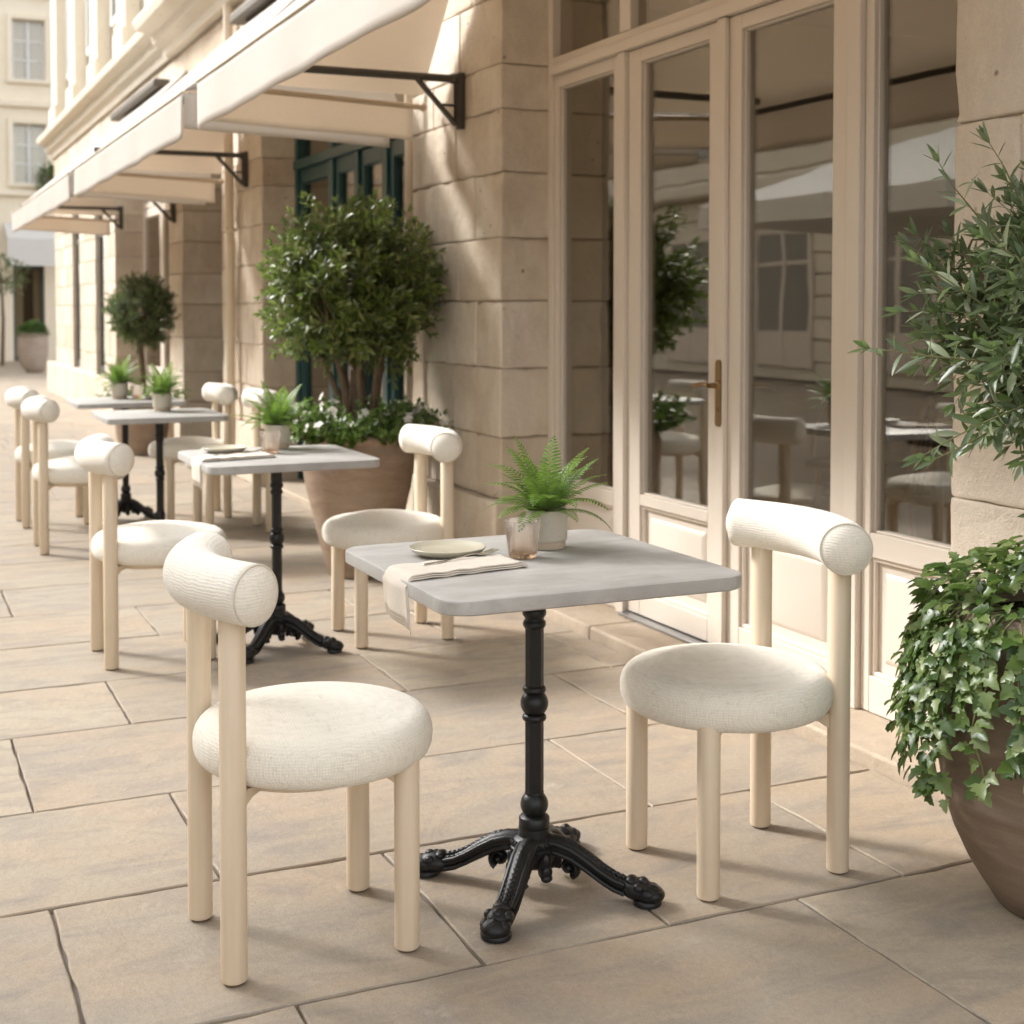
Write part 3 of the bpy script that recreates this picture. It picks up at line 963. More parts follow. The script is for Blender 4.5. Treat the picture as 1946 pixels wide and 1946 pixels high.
# ------------------------------------------------------------------ chairs
def make_chair():
    root = empty('dining_chair')
    # seat pillow
    b = MB()
    prof = []
    Rm, hz, rr = .247, .050, .054
    N = 14
    for i in range(N + 1):
        a = -math.pi / 2 + math.pi * i / N
        prof.append((Rm - rr + rr * max(0.0, math.cos(a)) ** (0.9 if a > 0 else 0.62), hz * (1 if a > 0 else -1) * abs(math.sin(a)) ** (0.95 if a > 0 else 0.85)))
    low = [(0.0005, -hz), (.08, -hz), (.15, -hz)]
    topc = []
    for r in (.182, .165, .14, .11, .08, .05, .02, .0005):
        topc.append((r, hz + .027 * (1 - (r / .193) ** 2)))
    full = low + prof + topc
    b.lathe(full, 56, (.026, 0, .420))
    seat = b.build('seat', M['seat'], root, smooth=180)
    # backrest roll: curved, with seamed domed ends
    b = MB()
    rR = .0595
    def axis(s):  # s in -1..1
        y = s * .217
        x = -.185 - .030 + .066 * (s * s)
        return Vector((x, y, .760))
    S = [-1 + 2 * i / 24 for i in range(25)]
    t0 = (axis(-1) - axis(-.98)).normalized(); t1 = (axis(1) - axis(.98)).normalized()
    path = [axis(s) for s in S]; rad = [rR] * 25
    pre = [(path[0] + t0 * d, r) for d, r in ((.0225, .0008), (.0210, .02), (.0165, .034), (.0090, .047), (.0025, .0545), (.0005, .0565))]
    post = [(path[-1] + t1 * d, r) for d, r in ((.0005, .0565), (.0025, .0545), (.0090, .047), (.0165, .034), (.0210, .02), (.0225, .0008))]
    b.tube([p for p, r in pre] + path + [p for p, r in post], [r for p, r in pre] + rad + [r for p, r in post], 36)
    back = b.build('backrest', M['roll'], root, smooth=180)
    for e, t in ((axis(-1), t0), (axis(1), t1)):
        b = MB()
        n = t.orthogonal().normalized(); w = t.cross(n)
        ring = [e + t * .0012 + (n * math.cos(2 * math.pi * k / 40) + w * math.sin(2 * math.pi * k / 40)) * .0572 for k in range(41)]
        b.tube(ring, .0018, 6, up=tuple(t), caps=False)
        b.build('seam', M['seam'], back, smooth=180)
    # frame under the seat
    b = MB()
    b.lathe([(.02, .352), (.165, .352), (.172, .356), (.172, .368), (.165, .372), (.02, .372)], 40)
    for sx in (-1, 1):
        for sy in (-1, 1):
            p = Vector((sx * .18, sy * (.168 if sx > 0 else .155), 0)); c = p.normalized()
            q = Vector((-c.y, c.x, 0)) * .014
            i0 = p - c * .085
            pts = [(i0, .369), (p - c * .015, .369), (p - c * .015, .325), (p - c * .026, .338), (p - c * .045, .349), (i0, .354)]
            A = [b.bm.verts.new((v.x + q.x, v.y + q.y, z)) for v, z in pts]
            B = [b.bm.verts.new((v.x - q.x, v.y - q.y, z)) for v, z in pts]
            b.face(A); b.face(B[::-1])
            for k in range(6): b.face([A[k], B[k], B[(k + 1) % 6], A[(k + 1) % 6]])
    b.build('seat_frame', M['leg'], root, bevel=.003, recalc=True)
    rl = .0258
    for sx in (-1, 1):
        for sy in (-1, 1):
            b = MB()
            ztop = .392 if sx > 0 else .745
            x = sx * (.1725 if sx > 0 else .18); y = sy * (.159 if sx > 0 else .155)
            b.lathe([(rl - .004, .004), (rl - .001, .006), (rl, .010), (rl, ztop - .004), (rl - .003, ztop)], 28)
            lg = b.build('leg', M['leg'], root, smooth=40, loc=(x, y, 0))
            f = MB(); f.lathe([(rl - .006, 0), (rl - .005, .0045)], 24)
            f.build('glide', M['glide'], lg)
    return root
chair = make_chair()
CH = [
    # x, y, heading, label
    (.785, 2.785, 0.0, 'large cream chair in the left foreground, seen from behind, facing the nearest table'),
    (1.815, 2.735, math.pi, 'large cream chair in the right foreground between the nearest table and the beige glass doors'),
    (.920, 5.285, 0.02, 'cream chair left of the second table, its roll back just behind the foreground chair'),
    (1.838, 5.215, math.pi - .02, 'cream chair in front of the big taupe planter, right of the second table'),
    (.955, 7.83, 0.0, 'blurred cream chair at the far left, left of the third table, nearer of the two'),
    (.950, 8.82, 0.03, 'most distant cream chair at the far left edge, left of the farthest table'),
    (1.865, 8.05, math.pi, 'cream chair half hidden behind the second table and its fern, right of the third table'),
    (1.775, 8.74, math.pi, 'distant cream chair beside the downpipe, right of the farthest table'),
]
for i, (x, y, a, lab) in enumerate(CH):
    o = chair if i == 0 else copy_tree(chair)
    o.location = (x, y, 0); o.rotation_euler = (0, 0, a)
    tag(o, lab, 'chair', 'cream boucle chairs at the cafe tables')

# ------------------------------------------------------------------ tables
def make_table():
    root = empty('cafe_table')
    h = .345; r = .062
    def outline(hh, rr):
        pts = []
        for cx, cy, a0 in ((hh - rr, hh - rr, 0), (-hh + rr, hh - rr, 90), (-hh + rr, -hh + rr, 180), (hh - rr, -hh + rr, 270)):
            for k in range(9):
                a = R(a0 + 90 * k / 8)
                pts.append((cx + rr * math.cos(a), cy + rr * math.sin(a)))
        return pts
    b = MB()
    levels = [(h - .003, TABLE_H - .030), (h, TABLE_H - .027), (h, TABLE_H - .004), (h - .0012, TABLE_H - .0012), (h - .004, TABLE_H)]
    rings = [[b.bm.verts.new((x, y, z)) for x, y in outline(hh, r)] for hh, z in levels]
    b.face(rings[0][::-1]); b.face(rings[-1])
    n = len(rings[0])
    for A, B in zip(rings, rings[1:]):
        for k in range(n): b.face([A[k], A[(k + 1) % n], B[(k + 1) % n], B[k]])
    b.build('tabletop', M['top'], root, smooth=30)
    # turned column
    b = MB()
    b.lathe([(.024, .645), (.024, .7095)], 10)
    s = .0212
    for z0, z1 in ((.209, .392), (.452, .594)):
        b.lathe([(s, z0), (s, z1)], 10)
    b.build('column', M['iron'], root, bevel=.0015)
    b = MB()
    prof = [(.0215, .588), (.0245, .592), (.0262, .598), (.0245, .604), (.0215, .607), (.0215, .612), (.0258, .617), (.0272, .623), (.0258, .630), (.0225, .634), (.024, .642), (.0243, .650)]
    b.lathe(prof, 32)
    b.build('top_collar', M['iron'], root, smooth=50); b = MB()
    def ballprof(zc, rr):
        return [(math.sqrt(max(0, rr * rr - dz * dz)) if abs(dz) < rr else .01, zc + dz) for dz in [rr * v for v in (-.78, -.6, -.35, -.1, .15, .4, .62, .78)]]
    b.lathe([(.0215, .380), (.026, .383), (.0272, .388), (.026, .393), (.022, .396)] + ballprof(.420, .0315) + [(.022, .444), (.026, .447), (.0268, .452), (.025, .456), (.0215, .460)], 32)
    b.build('turned_ball', M['iron'], root, smooth=50); b = MB()
    b.lathe([(.033, .140), (.0345, .144), (.0345, .163), (.031, .167), (.022, .170)] + ballprof(.192, .0315) + [(.022, .216), (.0215, .221)], 32)
    b.build('turned_ball', M['iron'], root, smooth=50)
    b = MB()
    b.lathe([(.028, .052), (.040, .062), (.050, .084), (.056, .094), (.056, .101), (.050, .106), (.0505, .112), (.046, .119), (.036, .124), (.035, .142)], 40)
    for k in range(26):
        a = 2 * math.pi * k / 26
        mm = Matrix.Rotation(a, 4, 'Z') @ Matrix.Rotation(.6, 4, 'X')
        b.ball((.0505 * math.cos(a), .0505 * math.sin(a), .110), .0065, .8, .55, 1.25, 8, 6, mm.to_3x3())
    b.build('hub', M['iron'], root, smooth=50)
    # cast leg with paw foot and acanthus ridge
    def leg_mb():
        b = MB()
        P = [(.030, .098), (.055, .097), (.085, .088), (.115, .071), (.145, .052), (.172, .038), (.196, .031), (.216, .029)]
        path = [(r, 0, z) for r, z in P]
        b.tube(path, [.021, .0215, .0205, .0185, .0165, .0155, .0165, .018], 14, up=(0, 1, 0), flat=.82)
        # side mouldings
        for sy in (-1, 1):
            b.tube([(r, sy * .0135, z + .008) for r, z in P[:-1]], [.006, .007, .007, .0065, .006, .0055, .005], 8)
            b.tube([(r, sy * .0145, z - .010) for r, z in P[:-1]], [.005, .006, .006, .0055, .005, .005, .005], 8)
        # raised leaf ridge on top
        for k in range(12):
            f = k / 11
            r = .075 + .115 * f
            z = None
            for (r0, z0), (r1, z1) in zip(P, P[1:]):
                if r0 <= r <= r1: z = z0 + (z1 - z0) * (r - r0) / (r1 - r0)
            ang = .45 + .25 * f
            mm = Matrix.Rotation(ang, 3, 'Y')
            sz = .0085 * (1 - .25 * f)
            b.ball((r, 0, z + .0165), sz, 1.35, .85, .8, 10, 7, mm)
            for sy in (-1, 1):
                b.ball((r - .003, sy * .0085, z + .0125), sz * .8, 1.3, .7, .7, 8, 6, Matrix.Rotation(ang, 3, 'Y') @ Matrix.Rotation(-sy * .5, 3, 'X'))
        # paw: knuckles, toes and pad
        b.ball((.220, 0, .029), .0265, 1.35, .90, .82, 18, 12)
        b.ball((.244, 0, .022), .0255, 1.25, 1.0, .72, 18, 12)
        for sy in (-1, 0, 1):
            b.ball((.226 + .006 * (sy == 0), sy * .0165, .044 - .006 * abs(sy)), .0105, 1.15, .85, .9, 12, 8)
            b.ball((.250 - .006 * abs(sy), sy * .0165, .031 - .004 * abs(sy)), .0115, 1.45, .85, .95, 12, 8)
        b.ball((.207, 0, .046), .0125, 1.0, 1.3, .7, 12, 8)
        b.lathe([(.020, .0), (.027, .002), (.028, .010), (.024, .014)], 24, (.240, 0, 0), 1.05, .95)
        # scroll under the knee
        pts = []
        for k in range(18):
            a = k / 17 * 2.0 * math.pi
            rr = .019 - .012 * k / 17
            pts.append((.076 + rr * math.cos(a - 1.2), 0, .056 + rr * math.sin(a - 1.2)))
        b.tube(pts, [.0085 - .003 * k / 17 for k in range(18)], 8, up=(0, 1, 0), flat=1.5)
        b.ball((.076, 0, .055), .009, 1, 1.5, 1)
        # lily drop between legs sits on the hub side
        return b
    for k in range(4):
        b = leg_mb()
        bmesh.ops.transform(b.bm, verts=b.bm.verts, matrix=Matrix.Rotation(R(45 + 90 * k + 2), 4, 'Z') @ Matrix.Diagonal((1.08, 1.26, 1.08, 1)))
        b.build('leg', M['iron'], root, smooth=60)
    b = MB()
    for k in range(4):
        a = R(90 * k + 2)
        c, s_ = math.cos(a), math.sin(a)
        mm = Matrix.Rotation(a, 3, 'Z') @ Matrix.Rotation(.35, 3, 'Y')
        b.ball((.050 * c, .050 * s_, .068), .024, .55, .62, 1.35, 14, 10, mm)
        b.ball((.057 * c, .057 * s_, .055), .018, .6, .85, 1.0, 14, 10, mm)
        b.ball((.060 * c, .060 * s_, .045), .013, .8, 1.1, .7, 12, 8, mm)
    b.build('drop_ornament', M['iron'], root, smooth=60)
    return root
table = make_table()
TB = [
    (1.318, 2.785, 1.0, 'nearest square table, grey top with plate, napkin, fork, glass and fern'),
    (1.372, 5.200, .93, 'second square table, grey top in front of the big taupe planter'),
    (1.350, 7.52, .90, 'third square table, blurred grey top carrying one fern, overlapping the farthest table'),
    (1.360, 8.72, .92, 'farthest square table, grey top partly hidden behind the third table'),
]
for i, (x, y, s, lab) in enumerate(TB):
    o = table if i == 0 else copy_tree(table)
    o.location = (x, y, 0); o.scale = (s, s, 1)
    tag(o, lab, 'table', 'square cafe tables on iron pedestals')

# ------------------------------------------------------------------ leaf builders
def leaf(b, p, d, up, L, W, fold=.25, curl=.15, shape='lance'):
    d = d.normalized()
    s = d.cross(up)
    if s.length < 1e-4: s = d.cross(Vector((1, 0, 0)))
    s.normalize()
    n = s.cross(d)
    st = {'lance': ((0, .08), (.22, .72), (.5, 1.0), (.8, .62), (1.0, .02)),
          'oval': ((0, .10), (.2, .80), (.5, 1.0), (.78, .72), (1.0, .03))}[shape]
    mid, lf, rt = [], [], []
    for f, w in st:
        c = p + d * (L * f) - n * (curl * L * f * f)
        mid.append(b.bm.verts.new(c))
        off = s * (W * .5 * w)
        lift = n * (fold * W * .5 * w)
        lf.append(b.bm.verts.new(c - off + lift)); rt.append(b.bm.verts.new(c + off + lift))
    for k in range(len(st) - 1):
        b.face([lf[k], mid[k], mid[k + 1], lf[k + 1]])
        b.face([mid[k], rt[k], rt[k + 1], mid[k + 1]])

def rdir(rnd):
    z = rnd.uniform(-1, 1); a = rnd.uniform(0, 2 * math.pi); q = math.sqrt(1 - z * z)
    return Vector((q * math.cos(a), q * math.sin(a), z))

def sprig(b, tw, rnd, p, d, L, n, leafL, leafW, shape, droop=.0, r=.0022, tip=True, spread=.9):
    """one twig with leaves along it"""
    d = d.normalized()
    pts = [p]
    q = p.copy(); dd = d.copy()
    segs = 6
    for k in range(segs):
        dd = (dd + Vector((rnd.uniform(-.12, .12), rnd.uniform(-.12, .12), rnd.uniform(-.10, .10) - droop))).normalized()
        q = q + dd * (L / segs)
        pts.append(q.copy())
    if tw is not None:
        tw.tube(pts, [r * (1 - .7 * k / segs) for k in range(segs + 1)], 5)
    for k in range(n):
        f = (k + rnd.uniform(0, .8)) / n * .93 + .05
        i = min(segs - 1, int(f * segs)); g = f * segs - i
        c = pts[i].lerp(pts[i + 1], g)
        ax = (pts[i + 1] - pts[i]).normalized()
        a = k * 2.4 + rnd.uniform(-.5, .5)
        o = ax.orthogonal().normalized(); w = ax.cross(o)
        side = o * math.cos(a) + w * math.sin(a)
        ld = ax * rnd.uniform(.45, .95) + side * spread * rnd.uniform(.7, 1.2)
        sc = rnd.uniform(.65, 1.1) * (1 - .35 * max(0, f - .7) / .3)
        leaf(b, c, ld, ax + Vector((0, 0, .6)), leafL * sc, leafW * sc, .3, rnd.uniform(-.05, .3), shape)
    if tip:
        for k in range(4):
            a = k * 1.57 + rnd.uniform(-.4, .4)
            ax = (pts[-1] - pts[-2]).normalized(); o = ax.orthogonal().normalized(); w = ax.cross(o)
            leaf(b, pts[-1], ax + (o * math.cos(a) + w * math.sin(a)) * rnd.uniform(.25, .6), ax + Vector((0, 0, .3)), leafL * rnd.uniform(.5, .8), leafW * .7, .3, 0, shape)

def lump(v, seed, amp):
    return 1 + amp * noise.noise(v * 1.9 + Vector((seed, seed * 1.7, 3))) + amp * .5 * noise.noise(v * 4.3 + Vector((seed, 1, seed)))

def crown(root, name, mat, c, rad, nspr, leafL, leafW, shape, seed, base, L=(.10, .2), nl=(9, 14), fill=.45, twmat=None, dens=1.0, amp=.28, up=.25, gap=-.25):
    rnd = random.Random(seed)
    b = MB(); tw = MB()
    made = 0
    while made < nspr:
        v = rdir(rnd)
        g = noise.noise(v * 2.4 + Vector((seed * 3.1, 0, 0)))
        if g < gap and rnd.random() < .75: continue
        f = rnd.uniform(fill, .98) ** .6
        k = lump(v, seed, amp) * f
        p = Vector((c[0] + v.x * rad[0] * k, c[1] + v.y * rad[1] * k, c[2] + v.z * rad[2] * k))
        d = v * .9 + Vector((0, 0, up)) + rdir(rnd) * .55
        l = rnd.uniform(*L)
        st = p - d.normalized() * l * .75
        sprig(b, tw, rnd, st, d, l, rnd.randint(*nl), leafL, leafW, shape, droop=rnd.uniform(-.02, .04))
        made += 1
    # branches reaching into the crown
    br = MB()
    for k in range(22):
        v = rdir(rnd); v.z = abs(v.z) * .9 - .15
        e = Vector((c[0] + v.x * rad[0] * .75, c[1] + v.y * rad[1] * .75, c[2] + v.z * rad[2] * .75))
        s0 = Vector(base)
        mid = s0.lerp(e, .45) + Vector((v.x * .02, v.y * .02, .05)) * 1.0
        br.tube([s0, s0.lerp(mid, .5) + rdir(rnd) * .01, mid, mid.lerp(e, .5) + rdir(rnd) * .015, e], [.011, .009, .007, .005, .002], 6)
    o = b.build(name, mat, root, smooth=180)
    br.build('branches', M['bark'], root, smooth=180)
    tw.build('twigs', twmat or M['twig'], root, smooth=180)
    return o

def pot_mb(prof, seg=56, wall=.03):
    b = MB()
    inner = [(r - wall, z) for r, z in prof[::-1] if z > prof[-1][1] - .16]
    b.lathe(prof + inner, seg, cap0=True, cap1=True)
    return b

# ------------------------------------------------------------------ big shrub in taupe planter
def big_shrub():
    root = empty('potted_shrub', (2.12, 6.485, 0))
    tag(root, 'big round evergreen shrub underplanted with white flowers in a taupe planter by the teal shopfront', 'potted shrub')
    prof = [(.135, 0), (.150, .006), (.185, .14), (.225, .30), (.256, .43), (.274, .54), (.278, .60), (.272, .635), (.266, .65), (.272, .658), (.290, .664), (.296, .678), (.292, .692), (.284, .698), (.272, .700)]
    pot_mb(prof).build('planter', M['pot'], root, smooth=50)
    b = MB(); b.lathe([(.001, .668), (.12, .672), (.24, .652)], 40, cap0=False, cap1=False); b.build('soil', M['soil'], root, smooth=60, recalc=True)
    b = MB()
    rnd = random.Random(3)
    for k in range(7):
        a = 2 * math.pi * k / 7 + rnd.uniform(-.3, .3)
        s = Vector((.05 * math.cos(a), .05 * math.sin(a), .64))
        e = Vector((.20 * math.cos(a) - .03, .20 * math.sin(a), 1.22 + rnd.uniform(-.1, .15)))
        b.tube([s, s.lerp(e, .3) + Vector((.01, .01, .05)), s.lerp(e, .65) + rdir(rnd) * .02, e], [.024, .017, .012, .006], 9)
    b.tube([(0, 0, .62), (0, 0, .72), (.0, .0, .86), (-.01, 0, 1.0)], [.072, .058, .045, .028], 12)
    b.build('trunk', M['bark'], root, smooth=60)
    crown(root, 'crown', M['shrub'], (-.03, 0, 1.415), (.44, .44, .40), 760, .064, .0195, 'oval', 11, (0, 0, .98), (.11, .20), (10, 15), .35, M['bark'], amp=.30)
    # bedding plants round the foot
    rnd = random.Random(21)
    b = MB(); tw = MB(); fl = []
    for k in range(400):
        a = rnd.uniform(0, 2 * math.pi); r = .285 * math.sqrt(rnd.uniform(.12, 1.0))
        p = Vector((r * math.cos(a), r * math.sin(a), .665))
        d = Vector((math.cos(a) * r * 3.2, math.sin(a) * r * 3.2, .8)) + rdir(rnd) * .4
        L = rnd.uniform(.09, .20)
        sprig(b, tw, rnd, p, d, L, 9, .046, .028, 'oval', .05, .0016)
        if rnd.random() < .36 and len(fl) < 95:
            f = MB(); fl.append(f)
            q = p + d.normalized() * (L + .008)
            n = (Vector((math.cos(a) * .4, math.sin(a) * .4, .7)) + rdir(rnd) * .6).normalized()
            o = n.orthogonal().normalized(); w = n.cross(o)
            for j in range(5):
                t = 2 * math.pi * j / 5
                leaf(f, q, (o * math.cos(t) + w * math.sin(t)) + n * .35, n, .026, .024, .1, .2, 'oval')
    u = b.build('underplanting', M['bedding'], root, smooth=180)
    tw.build('stems', M['twig'], u, smooth=180)
    for f in fl: f.build('flower', M['petal'], u, smooth=180)
    return root
big_shrub()

# ------------------------------------------------------------------ round olive standard in planter further on
def topiary():
    root = empty('potted_tree', (2.12, 12.66, 0))
    tag(root, 'blurred ball-headed little tree in a brown planter behind the far tables', 'potted tree')
    prof = [(.16, 0), (.175, .006), (.22, .15), (.245, .33), (.25, .44), (.262, .455), (.265, .48), (.255, .49), (.245, .49)]
    pot_mb(prof, 40).build('planter', M['pot'], root, smooth=50)
    b = MB(); b.tube([(0, 0, .44), (.01, 0, .7), (-.005, .01, .95), (0, 0, 1.12)], [.036, .028, .024, .030], 10); b.build('trunk', M['bark'], root, smooth=60)
    crown(root, 'crown', M['topiary'], (0, 0, 1.27), (.31, .31, .33), 620, .050, .014, 'lance', 17, (0, 0, 1.0), (.08, .15), (10, 14), .35, M['bark'], amp=.2)
    rnd = random.Random(5); b = MB(); tw = MB()
    for k in range(110):
        a = rnd.uniform(0, 2 * math.pi); r = .25 * math.sqrt(rnd.uniform(.1, 1.0))
        p = Vector((r * math.cos(a), r * math.sin(a), .46)); d = Vector((math.cos(a) * r * 4, math.sin(a) * r * 4, .55)) + rdir(rnd) * .4
        sprig(b, tw, rnd, p, d, rnd.uniform(.08, .2), 9, .04, .025, 'oval', .08, .0016)
    u = b.build('underplanting', M['bedding'], root, smooth=180); tw.build('stems', M['twig'], u, smooth=180)
topiary()

# ------------------------------------------------------------------ box ball in pale planter at the corner, and its neighbour
def box_planter(x, y, s, label, ball):
    root = empty('planter_pot', (x, y, 0)); tag(root, label, 'planter', 'pale planters at the street corner')
    prof = [(.13, 0), (.15, .008), (.205, .08), (.243, .20), (.264, .36), (.270, .56), (.268, .79), (.25, .80)]
    pot_mb([(r * s, z * s) for r, z in prof], 36).build('planter', M['pot_pale'], root, smooth=50)
    rnd = random.Random(9 + int(x * 10)); b = MB()
    for k in range(1500):
        v = rdir(rnd); v.z = abs(v.z)
        q = lump(v, 5, .12) * rnd.uniform(.75, 1.0)
        p = Vector((v.x * .28 * q * s, v.y * .28 * q * s, .74 * s + v.z * .30 * q * s * ball))
        leaf(b, p, v + rdir(rnd) * .8, Vector((0, 0, 1)), .05, .03, .2, .1, 'oval')
    b.build('box_ball', M['box'], root, smooth=180)
box_planter(2.83, 29.5, 1.0, 'pale tall planter with a clipped green ball at the far street corner', 1.0)
box_planter(2.97, 31.8, 1.0, 'second pale planter half hidden behind the one with the clipped green ball', .8)

# ------------------------------------------------------------------ olive and ivy in dark planter, right foreground
def ivy_leaf(b, p, d, up, L, rnd):
    d = d.normalized(); s = d.cross(up)
    if s.length < 1e-4: s = d.orthogonal()
    s.normalize(); n = s.cross(d)
    W = L * rnd.uniform(.9, 1.1)
    half = [(0.0, .0), (-.08, .16), (.10, .52), (.22, .30), (.42, .46), (.58, .24), (.78, .20), (1.0, 0.0)]
    def P(f, w, sg):
        z = abs(w) * .38 - .22 * f * f - .10 * max(0, abs(w) - .3) * 4
        return b.bm.verts.new(p + d * (L * f) + s * (W * w * sg) + n * (L * z))
    mid = [b.bm.verts.new(p + d * (L * f) - n * (L * .22 * f * f)) for f in (0, .28, .6, 1.0)]
    for sg in (-1, 1):
        e = [P(f, w, sg) for f, w in half[1:7]]
        fs = [[mid[0], e[0], e[1]], [mid[0], e[1], e[2], mid[1]], [mid[1], e[2], e[3]], [mid[1], e[3], e[4], mid[2]], [mid[2], e[4], e[5]], [mid[2], e[5], mid[3]]]
        for q in fs:
            b.face(q if sg > 0 else q[::-1])

def foreground_planter():
    root = empty('potted_olive', (2.357, 2.226, 0))
    tag(root, 'olive bush with trailing ivy in a large dark brown pot at the right edge', 'potted olive')
    prof = [(.150, 0), (.165, .006), (.195, .05), (.226, .10), (.254, .16), (.270, .21), (.2785, .235), (.284, .243), (.2845, .252), (.281, .262), (.287, .30), (.291, .36), (.288, .43), (.278, .50), (.262, .56), (.250, .60), (.252, .615), (.272, .625), (.277, .64), (.272, .655), (.258, .66)]
    pot_mb(prof, 72).build('planter', M['pot_dark'], root, smooth=60)
    b = MB(); b.lathe([(.001, .63), (.22, .62)], 30, cap0=False, cap1=False); b.build('soil', M['soil'], root, recalc=True)
    rnd = random.Random(31)
    b = MB()
    b.tube([(.03, 0, .6), (.03, .01, .75), (.02, .0, .9), (.03, .0, 1.05)], [.030, .024, .02, .014], 10)
    for k in range(9):
        a = k * .9; e = Vector((.03 + .28 * math.cos(a), .28 * math.sin(a), 1.15 + .09 * (k % 4)))
        b.tube([(.02, 0, .85 + .02 * k), Vector((.02, 0, .95)).lerp(e, .5) + Vector((0, 0, .05)), e], [.012, .008, .004], 7)
    b.build('trunk', M['bark'], root, smooth=60)
    crown(root, 'crown', M['olive'], (.05, 0, 1.31), (.37, .37, .31), 400, .070, .0175, 'lance', 33, (.02, 0, .95), (.16, .28), (12, 17), .30, M['twig'], amp=.25, up=.25, gap=-.35)
    # long sprigs reaching left and up
    longs = [((-.12, -.02, 1.17), (-1.0, .15, .10), .46, -.06, 22), ((-.16, -.04, 1.33), (-.75, .1, .75), .40, 0, 20), ((-.10, -.04, 1.34), (-.45, .0, .9), .34, 0, 17),
             ((.0, -.05, 1.38), (-.30, 0, .95), .32, 0, 16), ((-.1, -.04, 1.12), (-.9, 0, -.15), .36, .07, 17), ((-.06, -.06, 1.05), (-.8, -.1, -.5), .36, .05, 17),
             ((-.14, -.02, 1.24), (-.95, 0, .35), .34, 0, 18), ((-.04, -.06, 1.02), (-.5, -.15, -.75), .30, .05, 15), ((.06, -.08, 1.38), (-.12, 0, 1), .30, 0, 16),
             ((-.12, -.1, 1.30), (-.8, -.2, .5), .34, 0, 18), ((-.10, .02, 1.08), (-1, .1, -.3), .30, .04, 15)]
    for p, d, L, dr, n in longs:
        b = MB(); tw = MB()
        sprig(b, tw, rnd, Vector(p), Vector(d), L, n, .072, .0170, 'lance', dr, .0032)
        o = b.build('shoot', M['olive'], root, smooth=180)
        tw.build('stem', M['twig'], o, smooth=180)
    # ivy: mound over the rim and trailing vines
    b = MB(); tw = MB()
    for k in range(720):
        a = rnd.uniform(0, 2 * math.pi); r = .33 * math.sqrt(rnd.uniform(.05, 1))
        z = .665 + .10 * math.cos(min(1.5, r / .33 * 1.5)) + rnd.uniform(-.05, .03) + .03 * noise.noise(Vector((r * 9 * math.cos(a), r * 9 * math.sin(a), 0)))
        p = Vector((r * math.cos(a), r * math.sin(a), z))
        out = Vector((math.cos(a), math.sin(a), 0))
        ivy_leaf(b, p, out * rnd.uniform(.3, 1) + rdir(rnd) * .6 + Vector((0, 0, -.1)), Vector((0, 0, 1)) + out * .5 + rdir(rnd) * .35, rnd.uniform(.024, .048), rnd)
    for k in range(66):
        a = R(100) + R(215) * (k + rnd.random()) / 66
        L = rnd.uniform(.08, .44) if R(130) < a < R(192) else rnd.uniform(.03, .12)
        if k in (33, 34, 36): L = rnd.uniform(.24, .36)
        p = Vector((.27 * math.cos(a), .27 * math.sin(a), .665))
        out = Vector((math.cos(a), math.sin(a), 0))
        pts = [p - out * .08, p]
        q = p.copy(); n = int(L / .022); ph = rnd.uniform(0, 6)
        bulge = rnd.uniform(.015, .085)
        for j in range(n):
            f = j / max(1, n - 1)
            o_ = out * (.022 * math.exp(-j * .45) + bulge * .06 * math.cos(f * 2.2)) + Vector((-out.y, out.x, 0)) * .009 * math.sin(j * .7 + ph)
            q = q + o_ + Vector((0, 0, -.021))
            pts.append(q.copy())
        tw.tube(pts, [.0022] * len(pts), 5)
        for j in range(2, len(pts)):
            for rep in range(3):
                if rnd.random() < .8:
                    side = Vector((-out.y, out.x, 0)) * (1 if (j + rep) % 2 else -1)
                    dd = side * rnd.uniform(.3, 1) + out * rnd.uniform(.1, .8) + Vector((0, 0, -rnd.uniform(.1, .9)))
                    pp = pts[j] + dd.normalized() * .012 + rdir(rnd) * .006
                    ivy_leaf(b, pp, dd + rdir(rnd) * .35, out + Vector((0, 0, .55)) + rdir(rnd) * .4, rnd.uniform(.024, .046), rnd)
    o = b.build('ivy', M['ivy'], root, smooth=180)
    tw.build('vines', M['twig'], o, smooth=180)
foreground_planter()

